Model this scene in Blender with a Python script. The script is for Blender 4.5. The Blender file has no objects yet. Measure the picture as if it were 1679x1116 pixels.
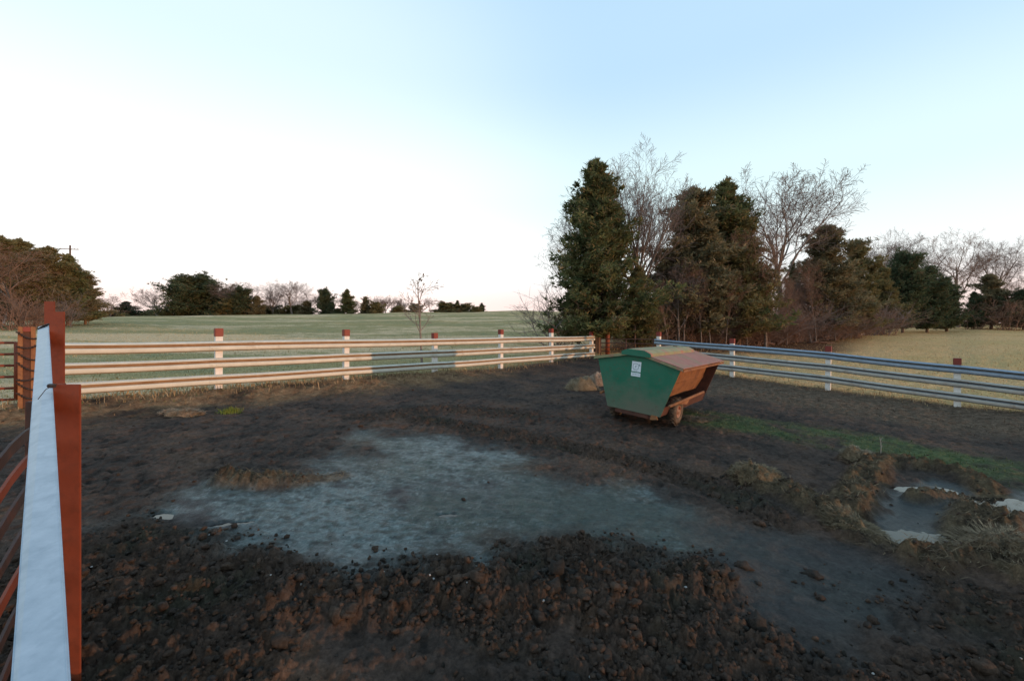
import bpy, bmesh, math, random
import numpy as np
from mathutils import Vector, Matrix

R = math.radians
random.seed(7)
rng = np.random.default_rng(11)
scn = bpy.context.scene
COL = scn.collection

# ------------------------------------------------------------------ camera
F = 700.0            # focal length in photo pixels (1679 wide)
HZ = 543.0           # photo row of the eye level
EYE = 1.72
cam_d = bpy.data.cameras.new('camera'); cam = bpy.data.objects.new('camera', cam_d)
COL.objects.link(cam); scn.camera = cam
cam.location = (0, 0, EYE); cam.rotation_euler = (R(90), 0, 0)
cam_d.sensor_fit = 'HORIZONTAL'; cam_d.sensor_width = 36.0
cam_d.lens = 36.0 * F / 1679.0
cam_d.shift_y = (HZ - 558.0) / 1679.0
cam_d.clip_start = 0.05; cam_d.clip_end = 4000

# ------------------------------------------------------------------ sky, sun, exposure
SUN_AZ = (0.854, -0.520)       # horizontal direction towards the sun (right and behind)
SUN_EL = R(1.7)
world = bpy.data.worlds.new('World'); scn.world = world; world.use_nodes = True
nt = world.node_tree; nt.nodes.clear()
out = nt.nodes.new('ShaderNodeOutputWorld'); bg = nt.nodes.new('ShaderNodeBackground')
sky = nt.nodes.new('ShaderNodeTexSky'); sky.sky_type = 'NISHITA'; sky.sun_disc = False
sky.sun_elevation = SUN_EL; sky.sun_rotation = math.atan2(SUN_AZ[0], SUN_AZ[1])
sky.air_density = 1.0; sky.dust_density = 0.6; sky.ozone_density = 1.0
tc = nt.nodes.new('ShaderNodeTexCoord')
sep = nt.nodes.new('ShaderNodeSeparateXYZ'); nt.links.new(tc.outputs['Generated'], sep.inputs[0])
ramp = nt.nodes.new('ShaderNodeValToRGB')
nt.links.new(sep.outputs['Z'], ramp.inputs[0])
cr = ramp.color_ramp; cr.interpolation = 'EASE'
stops = [(0.0, (8.8, 6.3, 6.2)), (0.05, (9.4, 7.6, 7.2)), (0.14, (9.6, 10.0, 10.0)), (0.30, (7.6, 9.6, 10.0)),
         (0.52, (5.2, 7.5, 9.6)), (1.0, (3.5, 5.8, 8.4))]
while len(cr.elements) < len(stops): cr.elements.new(0.5)
for e, (p, c) in zip(cr.elements, stops):
    e.position = p; e.color = (*[x / 10 for x in c], 1)
# afterglow spread broadly over the left part of the sky
dot = nt.nodes.new('ShaderNodeVectorMath'); dot.operation = 'DOT_PRODUCT'
nrm = nt.nodes.new('ShaderNodeVectorMath'); nrm.operation = 'NORMALIZE'
nt.links.new(tc.outputs['Generated'], nrm.inputs[0]); nt.links.new(nrm.outputs[0], dot.inputs[0])
gd = Vector((-0.60, 0.80, 0.16)).normalized(); dot.inputs[1].default_value = gd
mr = nt.nodes.new('ShaderNodeMapRange'); mr.inputs[1].default_value = 0.60; mr.inputs[2].default_value = 1.0
mr.inputs[3].default_value = 0.0; mr.inputs[4].default_value = 1.0; mr.interpolation_type = 'SMOOTHERSTEP'
nt.links.new(dot.outputs['Value'], mr.inputs[0])
glow = nt.nodes.new('ShaderNodeMix'); glow.data_type = 'RGBA'; glow.blend_type = 'ADD'
nt.links.new(mr.outputs[0], glow.inputs[0])
nt.links.new(ramp.outputs[0], glow.inputs[6]); glow.inputs[7].default_value = (0.24, 0.19, 0.17, 1)
sc = nt.nodes.new('ShaderNodeMix'); sc.data_type = 'RGBA'; sc.blend_type = 'MULTIPLY'; sc.inputs[0].default_value = 1
nt.links.new(glow.outputs[2], sc.inputs[6]); sc.inputs[7].default_value = (8.9, 8.9, 8.9, 1)
mixs = nt.nodes.new('ShaderNodeMix'); mixs.data_type = 'RGBA'; mixs.inputs[0].default_value = 0.90
nt.links.new(sky.outputs[0], mixs.inputs[6]); nt.links.new(sc.outputs[2], mixs.inputs[7])
nt.links.new(mixs.outputs[2], bg.inputs[0]); bg.inputs[1].default_value = 0.12
nt.links.new(bg.outputs[0], out.inputs[0])

sd = bpy.data.lights.new('sun', 'SUN'); sun = bpy.data.objects.new('sun', sd); COL.objects.link(sun)
sd.energy = 2.3; sd.angle = R(0.55); sd.color = (1.0, 0.54, 0.28)
sv = Vector((-SUN_AZ[0] * math.cos(SUN_EL), -SUN_AZ[1] * math.cos(SUN_EL), -math.sin(SUN_EL)))
sun.rotation_euler = sv.to_track_quat('-Z', 'Y').to_euler()
vs = scn.view_settings
vs.view_transform = 'Standard'; vs.look = 'None'; vs.gamma = 1; vs.exposure = 0.12; vs.use_curve_mapping = False

scn.render.resolution_x = 1024; scn.render.resolution_y = 680
scn.cycles.max_bounces = 6; scn.cycles.diffuse_bounces = 3; scn.cycles.glossy_bounces = 3

# ------------------------------------------------------------------ generic helpers
def link(o, parent=None):
    COL.objects.link(o)
    if parent is not None: o.parent = parent
    return o

def tag(o, label=None, cat=None, group=None, kind=None):
    if label: o['label'] = label
    if cat: o['category'] = cat
    if group: o['group'] = group
    if kind: o['kind'] = kind
    return o

def empty(name, loc=(0, 0, 0), rot=(0, 0, 0)):
    o = bpy.data.objects.new(name, None); o.empty_display_size = 0.2
    o.location = loc; o.rotation_euler = rot
    return link(o)

def np_mesh(name, V, Fc, mat=None, smooth=False, col=None, rough=None):
    V = np.asarray(V, dtype=np.float32); Fc = np.asarray(Fc, dtype=np.int32)
    me = bpy.data.meshes.new(name)
    n, k = Fc.shape
    me.vertices.add(len(V)); me.vertices.foreach_set('co', V.ravel())
    me.loops.add(n * k); me.loops.foreach_set('vertex_index', Fc.ravel())
    me.polygons.add(n)
    me.polygons.foreach_set('loop_start', np.arange(0, n * k, k, dtype=np.int32))
    if smooth: me.polygons.foreach_set('use_smooth', np.ones(n, dtype=bool))
    me.update(calc_edges=True)
    if col is not None:
        a = me.attributes.new('tint', 'FLOAT_COLOR', 'POINT')
        c4 = np.ones((len(V), 4), dtype=np.float32); c4[:, :3] = col
        a.data.foreach_set('color', c4.ravel())
    if rough is not None:
        a = me.attributes.new('wet', 'FLOAT', 'POINT'); a.data.foreach_set('value', np.asarray(rough, dtype=np.float32))
    if mat: me.materials.append(mat)
    return me

def mobj(name, me, parent=None):
    return link(bpy.data.objects.new(name, me), parent)

class MB:
    """collects simple shapes, then links them as ONE mesh object"""
    def __init__(s): s.v = []; s.f = []
    def add(s, vs, fs):
        n = len(s.v); s.v += [tuple(p) for p in vs]; s.f += [tuple(i + n for i in f) for f in fs]
    def box(s, c, d, m=None):
        x, y, z = d[0] / 2, d[1] / 2, d[2] / 2
        vs = [Vector((sx * x, sy * y, sz * z)) for sx in (-1, 1) for sy in (-1, 1) for sz in (-1, 1)]
        if m is not None: vs = [m @ p for p in vs]
        s.add([p + Vector(c) for p in vs], [(0, 1, 3, 2), (4, 6, 7, 5), (0, 4, 5, 1), (2, 3, 7, 6), (0, 2, 6, 4), (1, 5, 7, 3)])
    def slab(s, quad, t):
        """a quad given by 4 points thickened along its normal by t"""
        q = [Vector(p) for p in quad]
        n = (q[1] - q[0]).cross(q[2] - q[0]).normalized() * t
        s.add(q + [p - n for p in q], [(0, 1, 2, 3), (7, 6, 5, 4), (0, 4, 5, 1), (1, 5, 6, 2), (2, 6, 7, 3), (3, 7, 4, 0)])
    def prism(s, poly, vec):
        q = [Vector(p) for p in poly]; vec = Vector(vec); n = len(q)
        s.add(q + [p + vec for p in q], [tuple(range(n)), tuple(range(2 * n - 1, n - 1, -1))] +
              [(i, i + n, (i + 1) % n + n, (i + 1) % n) for i in range(n)])
    def tube(s, pts, rad, sides=8, cap=True):
        pts = [Vector(p) for p in pts]
        if not isinstance(rad, (list, tuple)): rad = [rad] * len(pts)
        n0 = len(s.v); ref = Vector((0.13, 0.2, 0.97))
        for i, p in enumerate(pts):
            t = (pts[min(i + 1, len(pts) - 1)] - pts[max(i - 1, 0)]).normalized()
            a = t.cross(ref)
            if a.length < 1e-3: a = t.cross(Vector((1, 0, 0)))
            a.normalize(); b = t.cross(a)
            for k in range(sides):
                th = 2 * math.pi * k / sides
                s.v.append(tuple(p + (a * math.cos(th) + b * math.sin(th)) * rad[i]))
        for i in range(len(pts) - 1):
            for k in range(sides):
                k2 = (k + 1) % sides
                s.f.append((n0 + i * sides + k, n0 + i * sides + k2, n0 + (i + 1) * sides + k2, n0 + (i + 1) * sides + k))
        if cap:
            s.f.append(tuple(n0 + k for k in range(sides))[::-1])
            s.f.append(tuple(n0 + (len(pts) - 1) * sides + k for k in range(sides)))
    def lathe(s, prof, c, axis='x', seg=28):
        """prof: list of (radius, along)"""
        n0 = len(s.v); m = len(prof)
        for k in range(seg):
            th = 2 * math.pi * k / seg
            for r_, a in prof:
                u, w = r_ * math.cos(th), r_ * math.sin(th)
                p = (a, u, w) if axis == 'x' else ((u, w, a) if axis == 'z' else (u, a, w))
                s.v.append((p[0] + c[0], p[1] + c[1], p[2] + c[2]))
        for k in range(seg):
            for j in range(m - 1):
                a0 = n0 + k * m + j; b0 = n0 + ((k + 1) % seg) * m + j
                s.f.append((a0, b0, b0 + 1, a0 + 1))
    def mesh(s, name, mat, smooth=False, bevel=0.0):
        me = bpy.data.meshes.new(name); me.from_pydata(s.v, [], s.f)
        bm = bmesh.new(); bm.from_mesh(me)
        bmesh.ops.recalc_face_normals(bm, faces=bm.faces)
        if bevel > 0:
            bmesh.ops.bevel(bm, geom=[e for e in bm.edges if len(e.link_faces) == 2 and e.calc_face_angle(0) > 0.5],
                            offset=bevel, segments=2, affect='EDGES', clamp_overlap=True)
        bm.to_mesh(me); bm.free()
        if smooth:
            for p in me.polygons: p.use_smooth = True
        if mat: me.materials.append(mat)
        return me
    def build(s, name, mat, parent=None, smooth=False, bevel=0.0):
        return mobj(name, s.mesh(name, mat, smooth, bevel), parent)

# ------------------------------------------------------------------ numpy noise
def _h(ix, iy, seed):
    return _hi(ix, iy, seed) * (1 / 4095.0)

_PERM = np.random.default_rng(77).permutation(4096).astype(np.int32); _PERM = np.concatenate([_PERM, _PERM])
_GA = np.arange(4096) * (2 * np.pi / 4096); _GCX = np.cos(_GA); _GSX = np.sin(_GA)
def _hi(ix, iy, seed):
    return _PERM[_PERM[(ix + seed * 131) & 4095] + ((iy + seed * 57) & 4095)]

def vnoise(x, y, seed=0):
    ix = np.floor(x); iy = np.floor(y); fx = x - ix; fy = y - iy
    ix = ix.astype(np.int32); iy = iy.astype(np.int32)
    def g(a, b, dx, dy):
        t = _hi(a, b, seed)
        return _GCX[t] * dx + _GSX[t] * dy
    u = fx * fx * fx * (fx * (fx * 6 - 15) + 10); v = fy * fy * fy * (fy * (fy * 6 - 15) + 10)
    a = g(ix, iy, fx, fy); b = g(ix + 1, iy, fx - 1, fy); c = g(ix, iy + 1, fx, fy - 1); d = g(ix + 1, iy + 1, fx - 1, fy - 1)
    return (a + (b - a) * u + (c - a) * v + (a - b - c + d) * u * v) * 1.5

def fbm(x, y, octv=4, seed=0, gain=0.5):
    s = 0; a = 1.0; t = 0
    for o in range(octv):
        s = s + a * vnoise(x * 2 ** o + 17.3 * o, y * 2 ** o - 9.1 * o, seed + o); t += a; a *= gain
    return s / t

def worley(x, y, seed=0):
    """distance to nearest and second nearest feature point, and the cell's random value"""
    ix = np.floor(x).astype(np.int32); iy = np.floor(y).astype(np.int32)
    f1 = np.full(x.shape, 9.0); f2 = np.full(x.shape, 9.0); idv = np.zeros(x.shape)
    for dx in (-1, 0, 1):
        for dy in (-1, 0, 1):
            cx = ix + dx; cy = iy + dy
            px = cx + _h(cx, cy, seed); py = cy + _h(cx, cy, seed + 57)
            d = np.hypot(px - x, py - y); near = d < f1
            f2 = np.where(near, f1, np.minimum(f2, d)); idv = np.where(near, _h(cx, cy, seed + 91), idv)
            f1 = np.where(near, d, f1)
    return f1, f2, idv

def sstep(a, b, x):
    t = np.clip((x - a) / (b - a), 0, 1); return t * t * (3 - 2 * t)

# ------------------------------------------------------------------ the lie of the land
Q2 = math.sqrt(2)
V_BACK = -13.86      # back fence is the line v = V_BACK, right fence the line u = U_RIGHT
U_RIGHT = 20.31
_paz = np.array([-1.7, -1.2, -1.05, -0.77, -0.35, 0.0, 0.2, 0.55, 0.85, 1.1, 1.6])
_psl = np.array([0.040, 0.043, 0.045, 0.049, 0.062, 0.070, 0.067, 0.058, 0.052, 0.049, 0.03])

def base_h(x, y):
    x = np.asarray(x, float); y = np.asarray(y, float)
    v = (x - y) / Q2
    t = v - V_BACK
    b = -0.058 * np.clip(t, 0, 14.4)
    D = np.hypot(x, y)
    az = np.where(y > 0.3, x / np.maximum(y, 0.3), np.where(x > 0, 1.6, -1.7))
    S = np.interp(az, _paz, _psl) * sstep(-6, 8, y)
    crest = np.interp(az, [-1.2, -0.5, 0.0, 0.5, 1.1], [112, 135, 142, 120, 96])
    d = np.maximum(D - 17.0, 0)
    rise = S * (np.sqrt(d * d + 9) - 3)
    over = np.maximum(D - crest, 0)
    rise = rise - (S + 0.09) * over * over / (over + 14.0)
    und = fbm(x / 23.0, y / 23.0, 3, 5) * 0.35 * sstep(18, 60, D)
    return b + rise + und

import functools
_GT = np.geomspace(0.8, 400, 1400)
@functools.lru_cache(maxsize=None)
def G(px, py):
    """ground point seen at a photo pixel"""
    rx = (px - 839.5) / F; rz = -(py - HZ) / F
    t = _GT; k = np.nonzero(EYE + rz * t <= base_h(rx * t, t))[0]
    t = float(t[k[0]]) if len(k) else 400.0
    return (rx * t, t)

def at(px, py, y):
    return Vector(((px - 839.5) / F * y, y, EYE - (py - HZ) / F * y))

def seg_dist(x, y, a, b):
    ax, ay = a; bx, by = b; dx, dy = bx - ax, by - ay
    t = np.clip(((x - ax) * dx + (y - ay) * dy) / (dx * dx + dy * dy + 1e-9), 0, 1)
    return np.hypot(x - ax - t * dx, y - ay - t * dy)

def path_mask(x, y, pix, w, soft):
    pts = [G(*p) for p in pix]; d = np.full(x.shape, 1e9)
    for a, b in zip(pts[:-1], pts[1:]): d = np.minimum(d, seg_dist(x, y, a, b))
    return 1 - sstep(w, w + soft, d)

def poly_sd(x, y, pts):
    d = np.full(x.shape, 1e9); ins = np.zeros(x.shape, bool); n = len(pts)
    for i in range(n):
        a, b = pts[i], pts[(i + 1) % n]
        d = np.minimum(d, seg_dist(x, y, a, b))
        c = ((a[1] > y) != (b[1] > y)) & (x < (b[0] - a[0]) * (y - a[1]) / (b[1] - a[1] + 1e-12) + a[0])
        ins ^= c
    return np.where(ins, -d, d)

def poly_mask(x, y, pix, soft, wob=0.0, seed=3, fr=1.0):
    sdv = poly_sd(x, y, [G(*p) for p in pix])
    if wob: sdv = sdv + wob * fbm(x * fr, y * fr, 4, seed)
    return 1 - sstep(-soft, soft, sdv)

PUDDLES = [  # pixel centre, half sizes (m) along the view's right / depth, rotation
    ((1498, 880), 0.56, 0.24, -0.10), ((1500, 799), 0.34, 0.16, -0.1), ((1668, 828), 0.50, 0.42, -0.2),
    ((373, 855), 0.26, 0.05, 0.28), ((268, 841), 0.16, 0.07, -0.3), ((576, 684), 0.42, 0.09, 0.0), ((735, 841), 0.12, 0.05, 0.1),
]
PW = []
for (c, sx, sy, ro) in PUDDLES:
    gx, gy = G(*c); PW.append((gx, gy, sx, sy, ro, float(base_h(gx, gy)) - 0.040))

def pud_d(x, y, p):
    gx, gy, sx, sy, ro, lv = p
    dx = x - gx; dy = y - gy
    a = dx * math.cos(ro) + dy * math.sin(ro); b = -dx * math.sin(ro) + dy * math.cos(ro)
    d = np.hypot(a / sx, b / sy)
    return d + 0.38 * fbm(x * 5.5, y * 5.5, 3, 41) + 0.22 * fbm(x * 14, y * 14, 2, 44)

WET_POLY = [(235, 850), (300, 806), (420, 790), (590, 762), (600, 712), (700, 716), (830, 742), (905, 790), (1010, 806), (1175, 836),
            (1130, 872), (920, 880), (780, 902), (600, 912), (470, 905), (395, 868)]
TRACK_POLY = [(1080, 835), (1240, 866), (1380, 905), (1500, 955), (1500, 1040), (1400, 1075), (1290, 1020), (1200, 950), (1080, 890)]

def masks(x, y):
    m = {}
    u = (x + y) / Q2; v = (x - y) / Q2
    wob = 0.35 * fbm(x * 0.9, y * 0.9, 3, 71)
    m['pen'] = sstep(V_BACK - 0.5, V_BACK + 0.15, v + wob * 0.6) * (1 - sstep(U_RIGHT - 0.15, U_RIGHT + 0.5, u + wob * 0.6))
    wet = poly_mask(x, y, WET_POLY, 0.55, 1.1, 3, 0.9)
    m['teal'] = poly_mask(x, y, [(860, 780), (1010, 800), (1200, 840), (1150, 890), (900, 890)], 0.5, 0.6, 6, 0.9)
    trk = poly_mask(x, y, TRACK_POLY, 0.3, 0.5, 9, 1.1)
    m['wet'] = wet; m['trk'] = trk * (1 - wet)
    # cloddy, trampled mud
    cl = poly_mask(x, y, [(430, 960), (600, 915), (860, 905), (980, 870), (1090, 885), (1240, 925), (1180, 1000), (1120, 1060), (860, 1062),
                          (600, 1020), (450, 1050)], 0.16, 0.5, 12, 1.4)
    cl2 = poly_mask(x, y, [(90, 900), (250, 850), (420, 880), (520, 935), (480, 1000), (470, 1116), (300, 1400), (-300, 1400), (-100, 950)], 0.25, 0.5, 15, 1.2)
    cl3 = poly_mask(x, y, [(1020, 1090), (1180, 1000), (1290, 1030), (1420, 1080), (1640, 1050), (1900, 980), (2400, 1500), (700, 1800), (760, 1160)], 0.25, 0.5, 16, 1.2)
    cl4 = path_mask(x, y, [(690, 690), (840, 712), (960, 738), (1080, 770), (1190, 800), (1260, 850)], 0.16, 0.35)
    cl5 = path_mask(x, y, [(1400, 970), (1540, 985), (1660, 1010), (1800, 1040)], 0.25, 0.4)
    cl6 = path_mask(x, y, [(600, 684), (720, 672), (860, 680)], 0.2, 0.5) * 0.6
    m['clod'] = np.clip(np.maximum.reduce([cl, cl2 * 0.85, cl3 * 0.8, cl4 * 0.75, cl5 * 0.7, cl6]), 0, 1) * (1 - 0.8 * wet) * (1 - 0.8 * m['trk'])
    m['ridge'] = path_mask(x, y, [(470, 1000), (620, 985), (760, 960), (900, 975), (1100, 960), (1220, 935)], 0.05, 0.42)
    # straw and dung banks round the puddle
    st = np.maximum.reduce([
        path_mask(x, y, [(1225, 790), (1300, 815), (1370, 850), (1425, 882)], 0.16, 0.30),
        path_mask(x, y, [(1385, 845), (1410, 800), (1440, 760), (1530, 768), (1600, 790), (1630, 812)], 0.12, 0.24),
        path_mask(x, y, [(1500, 818), (1570, 812), (1620, 815)], 0.05, 0.16),
        path_mask(x, y, [(1625, 830), (1600, 880), (1650, 920), (1760, 980)], 0.20, 0.30),
        path_mask(x, y, [(1510, 925), (1590, 915), (1640, 930)], 0.10, 0.22),
        path_mask(x, y, [(365, 790), (430, 792), (500, 788), (556, 780)], 0.05, 0.20),
        path_mask(x, y, [(1395, 757), (1420, 757)], 0.12, 0.15)])
    m['straw'] = st
    m['basin'] = np.maximum(poly_mask(x, y, [(1438, 868), (1455, 800), (1530, 784), (1600, 806), (1592, 850), (1575, 892), (1500, 905), (1440, 895)], 0.12, 0.3, 45, 2.0), poly_mask(x, y, [(1640, 805), (1760, 810), (1800, 900), (1690, 880)], 0.15, 0.3, 46, 2.0)) * (1 - 0.8 * st)
    # green strip and brown thatch towards the right fence
    sg = path_mask(x, y, [(1165, 688), (1300, 708), (1440, 728), (1560, 752), (1720, 785)], 0.45, 1.0)
    m['green'] = sg * sstep(-0.25, 0.45, 0.22 + fbm(x * 1.1, y * 1.1, 4, 33))
    m['thatch'] = sstep(14.6, 16.6, u + 0.8 * fbm(x * 0.7, y * 0.7, 3, 37)) * m['pen'] * sstep(V_BACK + 5.0, V_BACK + 9, v)
    # dry trampled strip along the back fence, reddened to carry the low sun's colour
    m['strip'] = (1 - sstep(0.3, 2.0, np.abs(v - V_BACK - 0.5) + 0.9 * fbm(x * 0.9, y * 0.9, 3, 39))) * (1 - sstep(8, 16, u))
    return m

def micro_h(x, y, m=None):
    if m is None: m = masks(x, y)
    D = np.hypot(x, y); near = 1 - sstep(26, 60, D)
    pen = m['pen']
    h = (0.030 * fbm(x * 0.8, y * 0.8, 3, 21) + 0.012 * fbm(x * 4, y * 4, 3, 22)) * near
    # hoof marks all over the churned part of the pen
    f1, f2, idv = worley(x * 3.6, y * 3.6, 5)
    rough = np.clip(1 - m['wet'] - 0.7 * m['trk'], 0, 1) * pen
    h = h - 0.040 * rough * (1 - sstep(0.10, 0.42, f1)) * (idv > 0.45) * near
    h = h + 0.016 * rough * fbm(x * 11, y * 11, 3, 23) * near
    # clods
    a1, a2, i1 = worley(x * 5.2 + 0.3 * vnoise(x * 6, y * 6, 3), y * 5.2 + 0.3 * vnoise(x * 6, y * 6, 4), 8)
    b1, b2, i2 = worley(x * 12 + 0.3 * vnoise(x * 16, y * 16, 6), y * 12, 18)
    def billow(f, sd):
        t_ = 0; a_ = 1.0
        for o_ in range(5): t_ = t_ + a_ * np.abs(vnoise(x * f * 2.1 ** o_ + 7 * o_, y * f * 2.1 ** o_ - 3 * o_, sd + o_)); a_ *= 0.62
        return t_
    bil = billow(5.5, 130)
    lump = np.sqrt(np.clip(1 - (a1 / 0.72) ** 2, 0, 1)) * (0.35 + 0.9 * i1)
    lump2 = np.sqrt(np.clip(1 - (b1 / 0.75) ** 2, 0, 1)) * (0.35 + 0.9 * i2)
    c = m['clod']
    h = h + c * (0.115 * bil + 0.020 * lump + 0.016 * lump2 + 0.06 * fbm(x * 2.2, y * 2.2, 3, 24) - 0.05)
    h = h + 0.028 * rough * (1 - c) * (bil - 0.35) * near
    for pth, dep in ((((640, 700), (900, 730), (1100, 785), (1290, 868)), -0.05), (((700, 672), (950, 700), (1180, 760), (1330, 800)), -0.04), (((880, 690), (1060, 705), (1180, 735)), -0.035),
                     (((330, 720), (560, 700), (800, 660)), -0.03), (((1290, 905), (1420, 960), (1600, 1010)), -0.05), (((1260, 935), (1400, 1000), (1520, 1060)), -0.04)):
        h = h + dep * path_mask(x, y, list(pth), 0.05, 0.16) - 0.4 * dep * path_mask(x, y, list(pth), 0.16, 0.3)
    h = h + 0.13 * m['ridge'] * (0.7 + 0.6 * fbm(x * 1.7, y * 1.7, 2, 26))
    s = m['straw']
    h = h + s * (0.10 + 0.07 * fbm(x * 2.6, y * 2.6, 3, 27) + 0.035 * lump + 0.09 * (bil - 0.35))
    h = h + m['thatch'] * 0.02 * fbm(x * 6, y * 6, 3, 30) * near + m['green'] * 0.015 * fbm(x * 12, y * 12, 2, 31) * near
    h = h * (1 - 0.7 * m['basin']) - 0.045 * m['basin']
    # mud cracks at the left
    ck = poly_mask(x, y, [(60, 870), (80, 690), (250, 690), (420, 720), (480, 760), (360, 800), (250, 860)], 0.4, 0.6, 19, 0.9) * (1 - m['wet'])
    k1, k2, ki = worley(x * 1.9 + 0.5 * vnoise(x * 2, y * 2, 7), y * 1.9 + 0.5 * vnoise(x * 2, y * 2, 9), 28)
    h = h - ck * 0.030 * (1 - sstep(0.0, 0.06, k2 - k1))
    # sloppy surface of the slurry
    w = np.clip(m['wet'] + 0.6 * m['trk'], 0, 1)
    slop = 0.022 * fbm(x * 4.0 + 0.8 * y, y * 7.0, 4, 52) + 0.012 * np.abs(fbm(x * 14, y * 20, 3, 53))
    h = h * (1 - 0.8 * w) + w * (slop - 0.025)
    v_ = (x - y) / Q2 - V_BACK; u_ = (x + y) / Q2
    berm = np.where(v_ > 0, 1 - sstep(0.15, 1.5, v_), 1 - sstep(0.0, 1.2, -v_)) * (1 - sstep(9, 14, u_))
    h = h + berm * (0.15 + 0.10 * fbm(x * 2.2, y * 2.2, 4, 63, 0.6))
    # field: tussocks
    h = h + (1 - pen) * near * (0.085 * fbm(x * 1.5, y * 1.5, 5, 61, 0.6))
    return h

def ground_h(x, y, m=None):
    x = np.asarray(x, float); y = np.asarray(y, float)
    h = base_h(x, y) + micro_h(x, y, m)
    for p in PW:
        d = pud_d(x, y, p)
        tgt = p[5] + np.where(d < 1, 0.03 * (d - 1), 0.045 * (d - 1))
        k = 1 - sstep(1.05, 2.0, d)
        h = h * (1 - k) + tgt * k
    return h

def gz(x, y):
    return float(ground_h(np.array([x]), np.array([y]))[0])

# ------------------------------------------------------------------ materials
def new_mat(name):
    m = bpy.data.materials.new(name); m.use_nodes = True
    n = m.node_tree.nodes; l = m.node_tree.links
    return m, n, l, n['Principled BSDF']

def noise_node(n, l, scale, detail=4, rough=0.55, coord='Object', dist=0.0):
    t = n.new('ShaderNodeTexCoord'); x = n.new('ShaderNodeTexNoise')
    x.inputs['Scale'].default_value = scale; x.inputs['Detail'].default_value = detail
    x.inputs['Roughness'].default_value = rough; x.inputs['Distortion'].default_value = dist
    l.new(t.outputs[coord], x.inputs['Vector']); return x

def ramp_node(n, l, src, stops):
    r = n.new('ShaderNodeValToRGB'); l.new(src, r.inputs[0]); e = r.color_ramp.elements
    while len(e) < len(stops): e.new(0.5)
    for q, (p, c) in zip(e, stops):
        q.position = p; q.color = (*c, 1) if len(c) == 3 else c
    return r

def mixc(n, l, fac, a, b, mode='MIX'):
    x = n.new('ShaderNodeMix'); x.data_type = 'RGBA'; x.blend_type = mode
    for i, s in ((0, fac), (6, a), (7, b)):
        if hasattr(s, 'is_linked'): l.new(s, x.inputs[i])
        else: x.inputs[i].default_value = s if i == 0 else (*s, 1)
    return x.outputs[2]

def bump_to(n, l, b, src, strength, dist):
    u = n.new('ShaderNodeBump'); u.inputs['Strength'].default_value = strength; u.inputs['Distance'].default_value = dist
    l.new(src, u.inputs['Height']); l.new(u.outputs[0], b.inputs['Normal']); return u

def worn_mat(name, c1, c2, scale=6, rough=0.6, metal=0.0, c3=None, s3=2.0, t3=(0.52, 0.62), bump=0.15, spec=0.4):
    m, n, l, b = new_mat(name)
    a = noise_node(n, l, scale, 6, 0.65)
    r = ramp_node(n, l, a.outputs[0], [(0.3, c1), (0.7, c2)])
    colr = r.outputs[0]
    if c3 is not None:
        a3 = noise_node(n, l, s3, 7, 0.7, dist=0.4)
        r3 = ramp_node(n, l, a3.outputs[0], [(t3[0], (0, 0, 0)), (t3[1], (1, 1, 1))])
        colr = mixc(n, l, r3.outputs[0], colr, c3)
    l.new(colr, b.inputs['Base Color'])
    b.inputs['Roughness'].default_value = rough; b.inputs['Metallic'].default_value = metal
    b.inputs['Specular IOR Level'].default_value = spec
    f = noise_node(n, l, scale * 9, 4, 0.6)
    bump_to(n, l, b, f.outputs[0], bump, 0.01)
    return m

def tint_mat(name, nscale=30.0, namp=0.35, rough=0.9, spec=0.2, transl=0.0):
    m, n, l, b = new_mat(name)
    at_ = n.new('ShaderNodeAttribute'); at_.attribute_name = 'tint'
    x = noise_node(n, l, nscale, 4, 0.6)
    r = ramp_node(n, l, x.outputs[0], [(0.25, (1 - namp,) * 3), (0.75, (1 + namp,) * 3)])
    l.new(mixc(n, l, 1.0, at_.outputs['Color'], r.outputs[0], 'MULTIPLY'), b.inputs['Base Color'])
    b.inputs['Roughness'].default_value = rough; b.inputs['Specular IOR Level'].default_value = spec
    return m

M = {}
# ground: colour and wetness of the soil come with the mesh, grain and fine relief from noise
m_, n, l, b = new_mat('soil')
a_ = n.new('ShaderNodeAttribute'); a_.attribute_name = 'tint'
w_ = n.new('ShaderNodeAttribute'); w_.attribute_name = 'wet'
n1 = noise_node(n, l, 30, 8, 0.78); n2 = noise_node(n, l, 11, 6, 0.7)
g1 = ramp_node(n, l, n1.outputs[0], [(0.25, (0.45,) * 3), (0.75, (1.6,) * 3)])
g2 = ramp_node(n, l, n2.outputs[0], [(0.32, (0.60,) * 3), (0.68, (1.4,) * 3)])
c_ = mixc(n, l, 1.0, a_.outputs['Color'], g1.outputs[0], 'MULTIPLY'); c_ = mixc(n, l, 1.0, c_, g2.outputs[0], 'MULTIPLY')
l.new(c_, b.inputs['Base Color'])
mrw = n.new('ShaderNodeMapRange'); l.new(w_.outputs['Fac'], mrw.inputs[0]); mrw.inputs[3].default_value = 0.95; mrw.inputs[4].default_value = 0.36
l.new(mrw.outputs[0], b.inputs['Roughness'])
mrs = n.new('ShaderNodeMapRange'); l.new(w_.outputs['Fac'], mrs.inputs[0]); mrs.inputs[3].default_value = 0.0; mrs.inputs[4].default_value = 0.36
l.new(mrs.outputs[0], b.inputs['Specular IOR Level'])
n3 = noise_node(n, l, 34, 9, 0.72)
bump_to(n, l, b, n3.outputs[0], 0.7, 0.05)
M['soil'] = m_
M['clod'] = tint_mat('clod_earth', 40, 0.5, 0.9, 0.15)
_n = M['clod'].node_tree.nodes; _l = M['clod'].node_tree.links
_x = noise_node(_n, _l, 70, 6, 0.7); bump_to(_n, _l, _n['Principled BSDF'], _x.outputs[0], 0.9, 0.03)
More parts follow.
